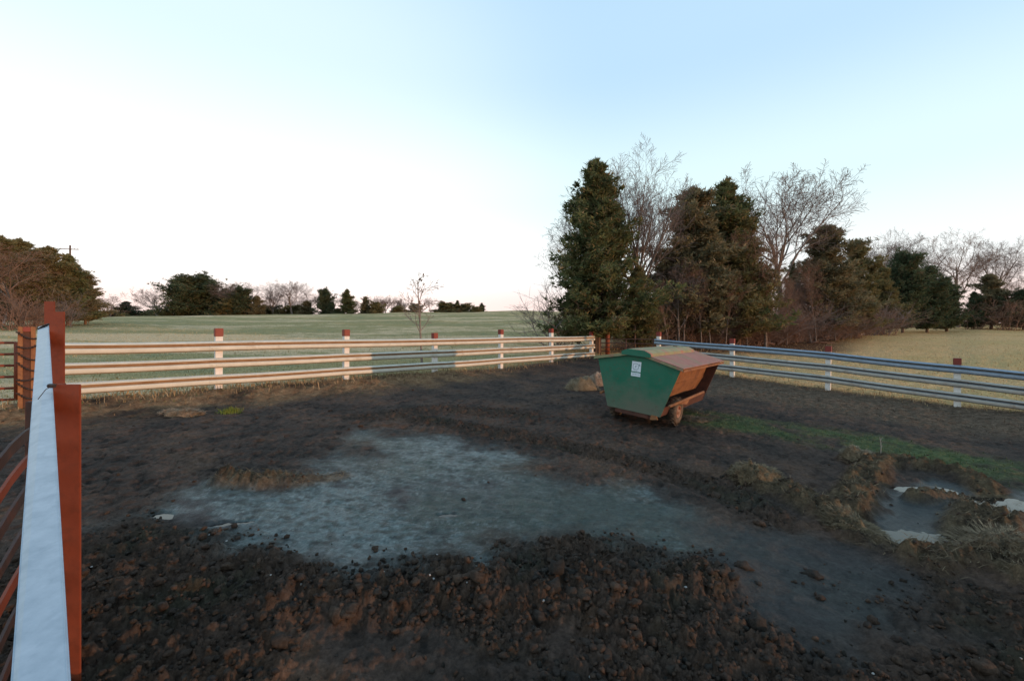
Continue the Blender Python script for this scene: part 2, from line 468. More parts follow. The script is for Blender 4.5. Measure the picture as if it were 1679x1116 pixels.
M['blade'] = tint_mat('dry_grass_blades', 3, 0.25, 0.9, 0.15)
M['cedar'] = tint_mat('cedar_foliage', 0.9, 0.35, 0.85, 0.15)
_n = M['cedar'].node_tree.nodes; _l = M['cedar'].node_tree.links
_t = _n.new('ShaderNodeBsdfTranslucent'); _mx = _n.new('ShaderNodeMixShader'); _mx.inputs[0].default_value = 0.35
_l.new(_n['Principled BSDF'].inputs['Base Color'].links[0].from_socket, _t.inputs['Color'])
_l.new(_n['Principled BSDF'].outputs[0], _mx.inputs[1]); _l.new(_t.outputs[0], _mx.inputs[2])
_l.new(_mx.outputs[0], _n['Material Output'].inputs['Surface'])
M['bark'] = worn_mat('grey_bark', (0.15, 0.118, 0.10), (0.27, 0.22, 0.19), 5, 0.95, spec=0.1, bump=0.5)
M['twig'] = worn_mat('twig_bark', (0.15, 0.118, 0.106), (0.24, 0.19, 0.172), 2, 0.95, spec=0.1)
M['redtwig'] = worn_mat('reddish_twigs', (0.19, 0.120, 0.090), (0.28, 0.18, 0.135), 2, 0.95, spec=0.1)
M['cedarbark'] = worn_mat('cedar_bark', (0.12, 0.075, 0.052), (0.21, 0.14, 0.10), 6, 0.95, spec=0.1, bump=0.6)
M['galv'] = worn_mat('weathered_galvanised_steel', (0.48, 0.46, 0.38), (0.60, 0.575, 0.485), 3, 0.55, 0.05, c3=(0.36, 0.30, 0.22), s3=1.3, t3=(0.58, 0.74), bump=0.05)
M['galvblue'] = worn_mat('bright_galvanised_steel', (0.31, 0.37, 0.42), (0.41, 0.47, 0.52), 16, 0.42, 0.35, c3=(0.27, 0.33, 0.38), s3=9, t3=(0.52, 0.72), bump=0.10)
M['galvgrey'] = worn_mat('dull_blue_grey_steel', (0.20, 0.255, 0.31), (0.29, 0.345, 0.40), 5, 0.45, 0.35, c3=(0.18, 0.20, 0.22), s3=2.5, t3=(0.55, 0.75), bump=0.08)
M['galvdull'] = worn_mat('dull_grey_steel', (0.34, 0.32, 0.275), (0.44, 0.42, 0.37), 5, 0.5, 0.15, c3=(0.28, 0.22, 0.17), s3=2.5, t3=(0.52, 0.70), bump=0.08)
M['crease_warm'] = worn_mat('brown_crease_steel', (0.26, 0.15, 0.075), (0.36, 0.23, 0.13), 4, 0.7)  # browner tone for the crease and bottom lip of the back rails
M['crease_cold'] = worn_mat('dark_crease_steel', (0.10, 0.11, 0.12), (0.16, 0.17, 0.18), 4, 0.6, 0.1)  # darker grey for the crease and bottom lip of the right rails
M['whitepaint'] = worn_mat('chipped_white_paint', (0.62, 0.58, 0.52), (0.78, 0.76, 0.72), 5, 0.6, c3=(0.22, 0.10, 0.06), s3=4.5, t3=(0.60, 0.68))
M['redpaint'] = worn_mat('faded_red_paint', (0.16, 0.022, 0.014), (0.24, 0.035, 0.022), 6, 0.55, c3=(0.16, 0.035, 0.02), s3=6, t3=(0.5, 0.7))
M['rustred'] = worn_mat('red_oxide_primer_steel', (0.17, 0.034, 0.012), (0.235, 0.047, 0.016), 5, 0.65, c3=(0.12, 0.028, 0.011), s3=12, t3=(0.5, 0.8), bump=0.12)
M['darkrust'] = worn_mat('dark_rusty_steel', (0.06, 0.026, 0.018), (0.12, 0.045, 0.028), 8, 0.7, c3=(0.16, 0.05, 0.02), s3=4, t3=(0.55, 0.7))
M['shadebar'] = worn_mat('shaded_rusty_bar', (0.030, 0.017, 0.014), (0.062, 0.030, 0.022), 8, 0.7, c3=(0.10, 0.032, 0.015), s3=4, t3=(0.56, 0.7))  # rusty bars with shade from out of view put into a darker colour
M['orangerust'] = worn_mat('orange_rusted_steel', (0.20, 0.082, 0.032), (0.31, 0.138, 0.055), 6, 0.75, c3=(0.12, 0.045, 0.025), s3=3, t3=(0.50, 0.66))
M['rooftop'] = worn_mat('rusted_green_sheet_roof', (0.27, 0.115, 0.085), (0.36, 0.17, 0.125), 4, 0.7, c3=(0.20, 0.19, 0.10), s3=1.6, t3=(0.50, 0.68))
M['roofgreen'] = worn_mat('faded_green_sheet_roof', (0.20, 0.20, 0.10), (0.30, 0.28, 0.15), 4, 0.7, c3=(0.34, 0.16, 0.11), s3=1.8, t3=(0.50, 0.62))
M['chain'] = worn_mat('dark_chain_iron', (0.03, 0.022, 0.02), (0.07, 0.045, 0.035), 20, 0.6, 0.4)
M['tyre'] = worn_mat('muddy_tyre_rubber', (0.055, 0.040, 0.030), (0.16, 0.115, 0.08), 7, 0.9, spec=0.2)
M['hub'] = worn_mat('rusty_wheel_rim', (0.20, 0.09, 0.05), (0.36, 0.22, 0.14), 10, 0.7, c3=(0.20, 0.03, 0.02), s3=8)
M['wood'] = worn_mat('weathered_pole_wood', (0.10, 0.06, 0.045), (0.17, 0.11, 0.085), 6, 0.9, spec=0.1)
M['deadwood'] = worn_mat('bleached_dead_wood', (0.26, 0.21, 0.18), (0.42, 0.36, 0.31), 6, 0.9, spec=0.1)
M['stone'] = worn_mat('pale_limestone_chip', (0.35, 0.33, 0.31), (0.55, 0.52, 0.49), 9, 0.85)
M['sticker'] = worn_mat('white_sticker', (0.68, 0.76, 0.80), (0.78, 0.84, 0.86), 20, 0.5)
M['ink'] = worn_mat('blue_grey_ink', (0.12, 0.19, 0.24), (0.20, 0.28, 0.33), 20, 0.6)
# green enamel with road dirt creeping up from the bottom
m_, n, l, b = new_mat('green_enamel')
q1 = noise_node(n, l, 2.2, 6, 0.6); q2 = noise_node(n, l, 14, 5, 0.7)
r1 = ramp_node(n, l, q1.outputs[0], [(0.3, (0.012, 0.140, 0.078)), (0.7, (0.032, 0.165, 0.102))])
tcx = n.new('ShaderNodeTexCoord'); sp = n.new('ShaderNodeSeparateXYZ'); l.new(tcx.outputs['Object'], sp.inputs[0])
ad = n.new('ShaderNodeMath'); ad.operation = 'MULTIPLY_ADD'; l.new(q1.outputs[0], ad.inputs[0]); ad.inputs[1].default_value = -1.5; l.new(sp.outputs['Z'], ad.inputs[2])
mr_ = n.new('ShaderNodeMapRange'); l.new(ad.outputs[0], mr_.inputs[0]); mr_.inputs[1].default_value = -0.42; mr_.inputs[2].default_value = 0.40; mr_.inputs[3].default_value = 0.9; mr_.inputs[4].default_value = 0.0
cc = mixc(n, l, mr_.outputs[0], r1.outputs[0], (0.14, 0.145, 0.105))
r2 = ramp_node(n, l, q2.outputs[0], [(0.55, (0, 0, 0)), (0.70, (0.65, 0.65, 0.65))])
cc = mixc(n, l, r2.outputs[0], cc, (0.10, 0.09, 0.06))
l.new(cc, b.inputs['Base Color']); b.inputs['Roughness'].default_value = 0.5; b.inputs['Specular IOR Level'].default_value = 0.3
bump_to(n, l, b, q1.outputs[0], 0.25, 0.03)
M['green'] = m_
# water
m_, n, l, b = new_mat('puddle_water')
b.inputs['Base Color'].default_value = (0.012, 0.012, 0.011, 1); b.inputs['Roughness'].default_value = 0.04
b.inputs['Specular IOR Level'].default_value = 0.5; b.inputs['IOR'].default_value = 1.33
x_ = noise_node(n, l, 25, 2); bump_to(n, l, b, x_.outputs[0], 0.03, 0.01)
M['water'] = m_

# ------------------------------------------------------------------ ground sheet
def soil_colour(x, y, m):
    u = (x + y) / Q2; v = (x - y) / Q2; D = np.hypot(x, y)
    nA = fbm(x * 0.9, y * 0.9, 4, 101); nB = fbm(x * 4, y * 4, 4, 102); nC = fbm(x * 0.22, y * 0.22, 3, 103)
    def C(r, g, b_): return np.stack([np.full(x.shape, r), np.full(x.shape, g), np.full(x.shape, b_)], -1)
    def mx(a, b_, k): k = np.clip(k, 0, 1)[..., None]; return a * (1 - k) + b_ * k
    c = mx(C(.046, .034, .027), C(.086, .056, .041), 0.5 + 1.5 * nA)
    c = mx(c, C(.028, .022, .018), sstep(0.05, 0.45, nB))
    c = mx(c, C(.105, .060, .036), sstep(0.12, 0.5, nA + 0.5 * nB) * 0.6)
    cl = m['clod']
    c = mx(c, C(.062, .043, .032), cl * 0.7)
    c = mx(c, C(.076, .047, .031), cl * sstep(0.0, 0.5, nB + 0.4 * nA) * 0.8)
    c = mx(c, C(.045, .046, .030), cl * sstep(0.05, 0.4, -nA) * 0.6)
    nD = fbm(x * 7 + 2 * y, y * 13, 4, 107)
    wc = mx(C(.040, .054, .050), C(.036, .054, .040), 0.5 + 1.6 * nA)
    nE = fbm(x * 16 + 5 * y, y * 34, 3, 109)
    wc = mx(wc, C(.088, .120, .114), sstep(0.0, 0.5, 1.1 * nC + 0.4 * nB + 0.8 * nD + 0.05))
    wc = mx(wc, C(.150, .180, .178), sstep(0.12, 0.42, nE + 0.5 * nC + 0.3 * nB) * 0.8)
    wc = mx(wc, C(.028, .030, .028), sstep(0.05, 0.5, -nD - 0.4 * nB) * 0.8)
    wc = mx(wc, C(.045, .038, .036), sstep(0.25, 0.6, -nA - 0.3 * nB))
    wc = mx(wc, C(.034, .050, .042), m['teal'] * 0.85)
    c = mx(c, wc, m['wet'])
    c = mx(c, mx(C(.034, .031, .030), C(.034, .040, .036), 0.5 + nA + 0.5 * nD), m['trk'] * 0.9)
    c = mx(c, C(.040, .046, .042), m['basin'] * 0.9)
    s = m['straw']
    c = mx(c, mx(C(.055, .040, .027), C(.125, .090, .053), 0.5 + 1.5 * nB), s)
    c = mx(c, mx(C(.085, .060, .042), C(.17, .122, .085), 0.5 + 1.2 * nB), m['thatch'] * 0.9)
    c = mx(c, mx(C(.046, .076, .026), C(.095, .112, .044), 0.5 + 1.5 * nB), m['green'] * 0.9)
    c = mx(c, mx(C(.17, .095, .050), C(.28, .175, .095), 0.5 + 1.3 * nB), m['strip'] * sstep(-0.5, 0.2, nA + 0.1) * 0.9)
    # pasture
    far = np.clip(D / 120.0, 0, 1)
    gA = fbm(x * 0.05, y * 0.16, 4, 111); gB = fbm(x * 0.5, y * 0.9, 4, 112)
    left = mx(C(.345, .270, .130), C(.58, .405, .235), sstep(-0.12, 0.20, 1.2 * gA + 0.7 * gB + 0.8 * fbm(x * 0.022, y * 0.075, 3, 117) - 0.25 * (far - 0.25)))
    left = mx(left, C(.240, .225, .120), sstep(0.12, 0.45, gB - gA) * 0.7)
    right = mx(C(.58, .365, .175), C(.50, .335, .150), sstep(-0.2, 0.3, gA * 0.9 + 0.4 * gB + 0.5 * (far - 0.25)))
    rt = sstep(17.5, 19.5, u) * sstep(-24, -12, v)
    f = mx(left, right, rt)
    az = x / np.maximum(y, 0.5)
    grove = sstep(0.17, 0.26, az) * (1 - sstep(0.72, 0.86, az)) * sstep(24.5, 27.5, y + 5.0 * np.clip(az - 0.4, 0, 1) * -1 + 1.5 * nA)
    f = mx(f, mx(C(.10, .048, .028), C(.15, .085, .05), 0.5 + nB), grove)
    c = mx(f, c, m['pen'])
    wet = np.clip(0.92 * m['wet'] * (0.75 + 0.5 * nB + 0.3 * nA) + 0.34 * m['trk'] + 0.75 * m['basin'] + 0.26 * m['pen'] * (1 - cl) * (1 - s) * (1 - m['thatch']) * (1 - m['strip']), 0, 1)
    return c, wet

def axis_angles():
    fine = np.linspace(R(-57), R(57), 700)
    coarse = np.linspace(R(57), R(360 - 57), 60)[1:-1]
    return np.concatenate([fine, coarse])
th = axis_angles(); NT = len(th)
rad = np.concatenate([np.geomspace(0.7, 2.6, 24)[:-1], np.geomspace(2.6, 30, 470)[:-1], np.geomspace(30, 170, 120)[:-1], np.geomspace(170, 3200, 28)])
NR = len(rad)
RR, TT = np.meshgrid(rad, th, indexing='ij')
GX = (RR * np.sin(TT)).ravel(); GY = (RR * np.cos(TT)).ravel()
gm = masks(GX, GY)
GZ = ground_h(GX, GY, gm)
gc, gw = soil_colour(GX, GY, gm)
ii, jj = np.meshgrid(np.arange(NR - 1), np.arange(NT), indexing='ij')
jn = (jj + 1) % NT
quads = np.stack([ii * NT + jj, ii * NT + jn, (ii + 1) * NT + jn, (ii + 1) * NT + jj], -1).reshape(-1, 4)
# close the hole under the viewer with a fan of quads
cidx = len(GX)
GXc = np.append(GX, 0); GYc = np.append(GY, 0); GZc = np.append(GZ, GZ[:NT].mean())
gc = np.vstack([gc, gc[:1]]); gw = np.append(gw, 0.2)
fan = np.array([[cidx, j, (j + 1) % NT, (j + 2) % NT] for j in range(0, NT - 1, 2)], dtype=np.int32)[:, ::-1]
me = np_mesh('ground', np.stack([GXc, GYc, GZc], -1), np.vstack([quads, fan]), M['soil'], True, gc, gw)
tag(mobj('ground', me), 'dark trampled mud of the pen running out into brown winter pasture', 'ground', kind='structure')

for i, p in enumerate(PW):
    mb = MB(); gx, gy, sx, sy, ro, lv = p; N = 40
    ring = []
    for k in range(N):
        a = 2 * math.pi * k / N
        ring.append((gx + 1.75 * sx * math.cos(a) * math.cos(ro) - 1.75 * sy * math.sin(a) * math.sin(ro),
                     gy + 1.75 * sx * math.cos(a) * math.sin(ro) + 1.75 * sy * math.sin(a) * math.cos(ro), lv))
    mb.add(ring + [(gx, gy, lv)], [(k, (k + 1) % N, N) for k in range(N)])
    o = mb.build('puddle', M['water'])
    if o.data.polygons[0].normal.z < 0: o.data.flip_normals()
    tag(o, ['largest puddle, reflecting pale sky inside the straw banks', 'small puddle behind the largest puddle', 'puddle at the right edge of the photo',
            'thin streak of water at the near left edge of the wet patch', 'broken water streak at the far left tip of the wet patch',
            'bright sliver of water near the back fence', 'tiny puddle in the middle of the wet patch'][i], 'puddle', kind='structure')

# ------------------------------------------------------------------ guardrail fences
def wbeam_profile():
    return [(0.000, -0.134), (0.010, -0.131), (0.018, -0.122), (0.066, -0.112), (0.078, -0.100), (0.080, -0.070), (0.080, -0.035), (0.076, -0.012),
            (0.064, 0.002), (0.022, 0.024), (0.008, 0.036), (0.010, 0.062), (0.068, 0.072), (0.080, 0.076), (0.080, 0.094), (0.070, 0.106), (0.020, 0.124), (0.010, 0.131), (0.000, 0.134)]
WB = wbeam_profile()

def beam(name, a, b, nrm, mat, parent, lap=0.0, segs=6, seed=0):
    """W-section rail from a to b (centre line, back of the section), nrm = side it bulges to"""
    a = Vector(a); b = Vector(b); nrm = Vector(nrm); up = Vector((0, 0, 1)); rr = random.Random(seed)
    V, Fc = [], []; m = len(WB); t = 0.006
    # two dents or bends per rail, small
    k1 = rr.uniform(-0.022, 0.012); k2 = rr.uniform(-0.016, 0.016)
    for i in range(segs + 1):
        s = i / segs; c = a.lerp(b, s) + up * (k1 * math.sin(math.pi * s)) + nrm * (k2 * math.sin(2 * math.pi * s) + lap)
        V += [c + nrm * d + up * z for d, z in WB] + [c + nrm * (d - t) + up * z for d, z in WB[::-1]]
    n = 2 * m
    for i in range(segs):
        for k in range(n):
            k2_ = (k + 1) % n
            Fc.append((i * n + k, i * n + k2_, (i + 1) * n + k2_, (i + 1) * n + k))
    mb = MB(); mb.add(V, Fc)
    for e in (0, segs):
        for k in range(m - 1):
            mb.f.append((e * n + k, e * n + k + 1, e * n + n - 2 - k, e * n + n - 1 - k))
    # splice bolts at the start of each rail
    d = (b - a).normalized()
    for q in (0.06, 0.16):
        for zz in (-0.055, 0.085):
            c = a + d * q + nrm * (0.080 + lap) + up * zz
            mb.tube([c, c + nrm * 0.016], 0.017, 6)
    me = mb.mesh('rail_beam', mat)
    me.materials.append(M['crease_warm'] if mat is M['galv'] else M['crease_cold'])
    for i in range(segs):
        for k in (0, 1, 2, 8, 9, 10, 11): me.polygons[i * n + k].material_index = 1  # darker crease and bottom lip on the front of the rail
    for p in me.polygons: p.use_smooth = len(p.vertices) == 4
    me.set_sharp_from_angle(angle=R(50))
    return mobj(name, me, parent)

def fence_post(c, top, nrm, parent, size=0.17, capcol='redpaint', capw=0.012, caph=0.22, lean=0.0):
    """square painted post, red painted sleeve on top"""
    ang = math.atan2(nrm[1], nrm[0]); rot = Matrix.Rotation(ang, 3, 'Z') @ Matrix.Rotation(lean, 3, 'X')
    gzv = gz(c[0], c[1]); h = top - gzv
    mb = MB(); mb.box((0, 0, (h - caph) / 2 - 0.15), (size, size, h - caph + 0.3))
    o = mb.build('post', M['whitepaint'], parent, bevel=0.008); o.location = (c[0], c[1], gzv); o.rotation_euler = rot.to_euler()
    cb = MB(); cb.box((0, 0, h - caph / 2), (size + 2 * capw, size + 2 * capw, caph))
    k = cb.build('post_cap', M[capcol], o, bevel=0.012)
    return o

def guardrail(name, pts, tops, railtops, nrm, mats, label, start_ext=0.0, end_ext=0.0, seed=0, spc=0.45):
    root = empty(name, (pts[0][0], pts[0][1], gz(*pts[0])))
    tag(root, label, 'fence')
    inv = -Vector(root.location)
    n = Vector((nrm[0], nrm[1], 0)).normalized()
    for i, (p, t) in enumerate(zip(pts, tops)):
        if t is None: continue
        o = fence_post(p, t, n, root, lean=random.uniform(-0.012, 0.012)); o.location = Vector(o.location) + inv
    for r_ in range(3):
        for i in range(len(pts) - 1):
            a = Vector((*pts[i], railtops[i] - 0.134 - spc * r_)) + n * 0.088
            b_ = Vector((*pts[i + 1], railtops[i + 1] - 0.134 - spc * r_)) + n * 0.088
            d = (b_ - a).normalized()
            off = 0.22
            a2 = a - d * (off if i else start_ext); b2 = b_ + d * (-off + 0.20 if i < len(pts) - 2 else end_ext)
            beam('rail_beam', a2 + inv, b2 + inv, n, mats[r_], root, lap=0.009 * (i % 2), seed=seed + i * 3 + r_)
    return root

bp = [(-7.98 + 2.49 * k, 11.6 + 2.49 * k) for k in range(-1, 6)]
btop = [None, 1.80, 1.78, 1.66, 1.80, 1.86, 1.70]
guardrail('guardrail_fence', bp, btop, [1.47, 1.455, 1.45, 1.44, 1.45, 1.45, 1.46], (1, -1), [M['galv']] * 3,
          'sunlit three-rail guardrail fence with white red-capped posts across the back of the pen', -0.3, 0.12, 3)
rp = [(14 * (1.043 - 0.173 * k), 14 * (1 + 0.1755 * k)) for k in (-1, 0, 1, 2, 3)]
rtop = [0.58, 0.84, 1.15, 1.40, 1.69]
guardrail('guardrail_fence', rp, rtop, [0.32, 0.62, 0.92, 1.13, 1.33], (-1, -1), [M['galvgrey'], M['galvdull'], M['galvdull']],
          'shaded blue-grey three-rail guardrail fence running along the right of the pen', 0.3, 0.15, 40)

# gate closing the gap at the far corner
def tube_gate(name, a, b, z0, h, nb, mat, label, rad=0.024, cat='gate', uprights=(0.0, 0.5, 1.0), group=None):
    root = empty(name, (a[0], a[1], z0)); tag(root, label, cat, group)
    d = Vector((b[0] - a[0], b[1] - a[1], 0)); e = d.normalized()
    for k in range(nb):
        mb = MB(); z = h * k / (nb - 1); mb.tube([Vector((0, 0, z)), d + Vector((0, 0, z))], rad, 8); mb.build('bar', mat, root, True)
    for s in uprights:
        mb = MB(); off = Vector((-e.y, e.x, 0)) * (rad * 1.2 if 0 < s < 1 else 0)
        mb.tube([d * s + Vector((0, 0, -0.02)) + off, d * s + Vector((0, 0, h + 0.02)) + off], rad * 1.15, 8); mb.build('upright', mat, root, True)
    return root
c0, c1 = bp[-1], rp[-1]
tube_gate('farm_gate', (c0[0] + 0.45, c0[1] - 0.4), (c1[0] - 0.2, c1[1] + 0.2), 0.16, 1.15, 6, M['darkrust'],
          'thin rusty bar gate closing the far corner behind the green feeder')
for (px, py0, yy, lab, ht, ra) in [(996, 548, 24.6, 'round rusty gate post beside the far corner of the fences', 1.75, 0.13),
                                   (981, 545, 25.2, 'slim pinkish post just right of the last back fence post', 1.8, 0.06),
                                   (1041, 552, 26.0, 'slim pale post behind the rusty gate near the twin trunks', 1.6, 0.06)]:
    p = at(px, py0, yy); z0 = gz(p.x, p.y)
    mb = MB(); mb.tube([(0, 0, -0.2), (0.01, 0, ht * 0.5), (0, 0.01, ht)], [ra, ra * 0.98, ra * 0.95], 10)
    o = mb.build('gate_post', M['wood'] if ra < 0.1 else M['rustred'], None, True); o.location = (p.x, p.y, z0); tag(o, lab, 'post')

# far left gate and the chained end post
pc = Vector((bp[0][0], bp[0][1], 0))
ga = at(26, 600, 9.6); gb = at(-150, 600, 9.0)
tube_gate('farm_gate', (ga.x, ga.y), (gb.x, gb.y), gz(ga.x, ga.y) + 0.18, 1.27, 6, M['rustred'], 'red tube gate at the far left edge beyond the chained post', 0.028, uprights=(0.0, 0.5, 1.0))
pz = at(44, 600, 9.0); z0 = gz(pz.x, pz.y)
root = empty('chained_post', (pz.x, pz.y, z0), (0, 0, R(45))); tag(root, 'rusty lattice gate post wound with dark chains at the left end of the back fence', 'gate post')
for s in (-1, 1):
    mb = MB(); mb.box((s * 0.09, 0, 0.82), (0.07, 0.07, 1.75)); mb.build('upright', M['orangerust'], root, bevel=0.006)
mb = MB(); mb.box((0, 0, 1.64), (0.108, 0.06, 0.10)); mb.build('crosspiece', M['redpaint'], root, bevel=0.006)
mb = MB(); mb.box((0, 0.03, 0.80), (0.108, 0.02, 1.60)); mb.build('web_plate', M['darkrust'], root)
for k, (z_, t_) in enumerate([(1.52, 0.5), (1.30, -0.2), (1.08, 0.6), (0.86, 0.7), (0.62, -0.3), (0.45, 0.6), (0.25, 0.5)]):
    mb = MB(); nl = 8
    for q in range(nl):
        x0 = -0.15 + 0.3 * q / nl; zz = z_ - t_ * 0.25 * (q / nl - 0.5) - 0.06 * math.sin(math.pi * q / nl)
        mb.tube([(x0, -0.06, zz), (x0 + 0.06, -0.06 + 0.01 * (q % 2), zz - t_ * 0.03)], 0.017, 6)
    mb.build('chain', M['chain'], root)

# ------------------------------------------------------------------ sloped top rail on plate posts at the left
rail_root_xy = at(110, 900, 2.8)
root = empty('pen_rail', (rail_root_xy.x, rail_root_xy.y, gz(rail_root_xy.x, rail_root_xy.y)))
tag(root, 'pale galvanised sloping rail on red steel posts rising beside the camera at left', 'rail')
inv = -Vector(root.location)
def rail_pt(px, py, w_px, W=0.13): return at(px, py, W * F / w_px)
A0 = at(62, 1400, 0.62); 
L0, R0 = at(17, 1118, 0.95), at(116, 1118, 0.95)
L1, R1 = at(62, 536, 5.0), at(80, 530, 5.0)
L2 = L0 + (L0 - L1) * 0.10; R2 = R0 + (R0 - R1) * 0.10
mb = MB()
quad = [L2, R2, R1, L1]
mb.slab(quad, 0.012)
for e in ((L2, L1), (R1, R2)):           # turned-down flanges of the channel
    a, b_ = e; dn = Vector((0, 0, -0.09)); inn = (Vector((quad[1] - quad[0]))).normalized() * (0.010 if e[0] is L2 else -0.010)
    mb.slab([a + inn * 0.0, b_ + inn * 0.0, b_ + dn, a + dn], 0.010)
o = mb.build('beam', M['galvblue'], root, bevel=0.004); o.location = inv
def plate_post(px0, px1, pytop, y, thick, name='post'):
    a = at(px0, pytop, y); b_ = at(px1, pytop, y)
    zt = a.z; zb = gz((a.x + b_.x) / 2, y) - 0.3
    d = (b_ - a).normalized(); nn = Vector((-d.y, d.x, 0)) * thick
    mb = MB(); mb.prism([a, b_, b_ + nn, a + nn], (0, 0, zb - zt))
    mb.prism([a + nn * 0.99, a + nn * 0.99 + d * 0.012, a + d * 0.012 + nn * 5, a + nn * 5], (0, 0, zb - zt))
    o = mb.build(name, M['rustred'], root, bevel=0.003); o.location = inv
plate_post(88, 130.5, 630, 2.78, 0.014)
plate_post(81, 105, 511, 4.6, 0.014)
plate_post(72, 89, 494, 5.7, 0.014)
mb = MB(); wa = at(93, 632, 2.72); wb = at(62, 652, 2.62)
mb.tube([wa + Vector((0, 0, 0.01)), wa.lerp(wb, 0.25) + Vector((0, 0, 0.018)), wa.lerp(wb, 0.6) + Vector((0, 0, 0.02)), wb + Vector((0, 0, -0.01))], 0.0022, 6)
o = mb.build('wire_tie', M['chain'], root, True); o.location = inv
mb = MB(); mb.tube([at(88, 632, 2.76) + Vector((-0.02, -0.01, 0)), at(88, 632, 2.76) + Vector((0.015, -0.01, 0.0))], 0.014, 8)
o = mb.build('bolt', M['chain'], root); o.location = inv
mb = MB(); ba, bb_ = at(63, 541, 4.86), at(80, 533, 4.86)
mb.tube([ba + Vector((0, 0, 0.012)), ba.lerp(bb_, .5) + Vector((0, 0, 0.016)), bb_ + Vector((0, 0, 0.012))], 0.012, 6)
o = mb.build('band', M['chain'], root); o.location = inv

# panel of flat bars under and left of the rail
Y0 = 3.05; pA = at(58, 700, Y0)
root = empty('bar_panel', (pA.x, pA.y, gz(pA.x, pA.y))); tag(root, 'rusty flat-bar panel at the bottom left corner beside the pale rail', 'panel')
inv = -Vector(root.location); dirn = Vector((0.80, -1.0, 0)).normalized()
zs = [1.72 - (yy - HZ) / F * Y0 for yy in (704, 745, 790, 842, 893, 944, 1000, 1062)]
for k, z_ in enumerate(zs):
    mb = MB(); nrmv = Vector((dirn.y, -dirn.x, 0)) * 0.008; P = []
    for q in range(7):
        s = -0.25 + 1.6 * q / 6
        P.append(pA + dirn * s + Vector((0, 0, z_ - pA.z - 0.10 * max(s, 0) ** 1.6 + 0.015 * math.sin(3 * s + k))) + nrmv * (1.5 * math.sin(2.1 * s)))
    hh = 0.075 if k % 2 == 0 else 0.06
    V = []; 
    for p in P: V += [p + nrmv + Vector((0, 0, hh / 2)), p + nrmv - Vector((0, 0, hh / 2)), p - nrmv - Vector((0, 0, hh / 2)), p - nrmv + Vector((0, 0, hh / 2))]
    Fc = [(0, 1, 2, 3), (27, 26, 25, 24)]
    for i in range(6):
        for j in range(4): Fc.append((i * 4 + j, (i + 1) * 4 + j, (i + 1) * 4 + (j + 1) % 4, i * 4 + (j + 1) % 4))
    mb.add(V, Fc); o = mb.build('bar', M['rustred'] if k in (1, 4) else M['shadebar'], root); o.location = inv  # red bars painted as the lit ones, the others as shaded rust
for s in (-0.2, 1.3):
    mb = MB(); c = pA + dirn * s + Vector((dirn.y, -dirn.x, 0)) * 0.045
    zb = gz(c.x, c.y); mb.box((c.x, c.y, (1.20 + zb) / 2 - 0.1), (0.06, 0.06, 1.20 - zb + 0.2)); o = mb.build('upright', M['darkrust'], root, bevel=0.004); o.location = inv

# ------------------------------------------------------------------ livestock feeder
fc = Vector((3.86, 11.35)); fz = gz(fc.x, fc.y)
root = empty('livestock_feeder', (fc.x, fc.y, fz), (0, 0, R(-40)))
root.rotation_euler = (Matrix.Rotation(R(-40), 3, 'Z') @ Matrix.Rotation(R(5.2), 3, 'Y')).to_euler()
tag(root, 'tilted green wheeled cattle feeder with rusty roof standing in the mud', 'feeder')
HL = 1.60; ZB, ZE, ZR = 0.30, 1.47, 1.66; WBm, WT = 0.66, 1.03
def gable(y, off=0.0): return [(-WBm, y, ZB), (WBm, y, ZB), (WT, y, ZE), (0.12, y, ZR), (-0.12, y, ZR), (-WT, y, ZE)]
mb = MB(); mb.prism(gable(-HL), (0, 0.03, 0)); mb.build('end_plate', M['green'], root, bevel=0.006)
o_ = mb = MB(); mb.prism(gable(HL - 0.03), (0, 0.03, 0)); o = mb.build('end_plate', M['darkrust'], root, bevel=0.006); o['label'] = 'dark rusty rear end plate'
for s in (-1, 1):     # hopper sides, set in behind the end plates and bent once
    mb = MB()
    mb.slab([(s * 0.76, -HL + 0.031, ZE + 0.03), (s * 0.76, HL - 0.031, ZE + 0.03), (s * 0.61, HL - 0.031, 0.98), (s * 0.61, -HL + 0.031, 0.98)], 0.012)
    mb.build('hopper_side', M['orangerust'], root)
    mb = MB()
    mb.slab([(s * 0.632, -HL + 0.031, 0.995), (s * 0.632, HL - 0.031, 0.995), (s * 0.45, HL - 0.031, 0.62), (s * 0.45, -HL + 0.031, 0.62)], 0.012)
    mb.build('feed_flap', M['orangerust'], root)
    mb = MB()     # trough side and its tubular lip
    mb.slab([(s * 0.71, -HL + 0.031, 0.53), (s * 0.71, HL - 0.031, 0.53), (s * 0.655, HL - 0.031, ZB + 0.03), (s * 0.655, -HL + 0.031, ZB + 0.03)], 0.012)
    mb.build('trough_side', M['darkrust'], root)
    mb = MB(); mb.tube([(s * 0.86, -HL - 0.02, 0.60), (s * 0.88, HL - 0.80, 0.665)], 0.034, 10); mb.build('trough_lip', M['orangerust'], root, True)
mb = MB(); mb.box((0, 0, ZB + 0.02), (1.30, 2 * HL - 0.064, 0.03)); mb.build('trough_floor', M['darkrust'], root)
mb = MB()
for s in (-1, 1): mb.box((s * 0.42, 0.05, ZB - 0.055), (0.10, 2 * HL + 0.02, 0.10))
mb.box((0, -HL + 0.05, ZB - 0.05), (0.74, 0.07, 0.09)); mb.box((0, HL - 0.2, ZB - 0.05), (0.74, 0.07, 0.09))
mb.build('skid_frame', M['darkrust'], root, bevel=0.006)
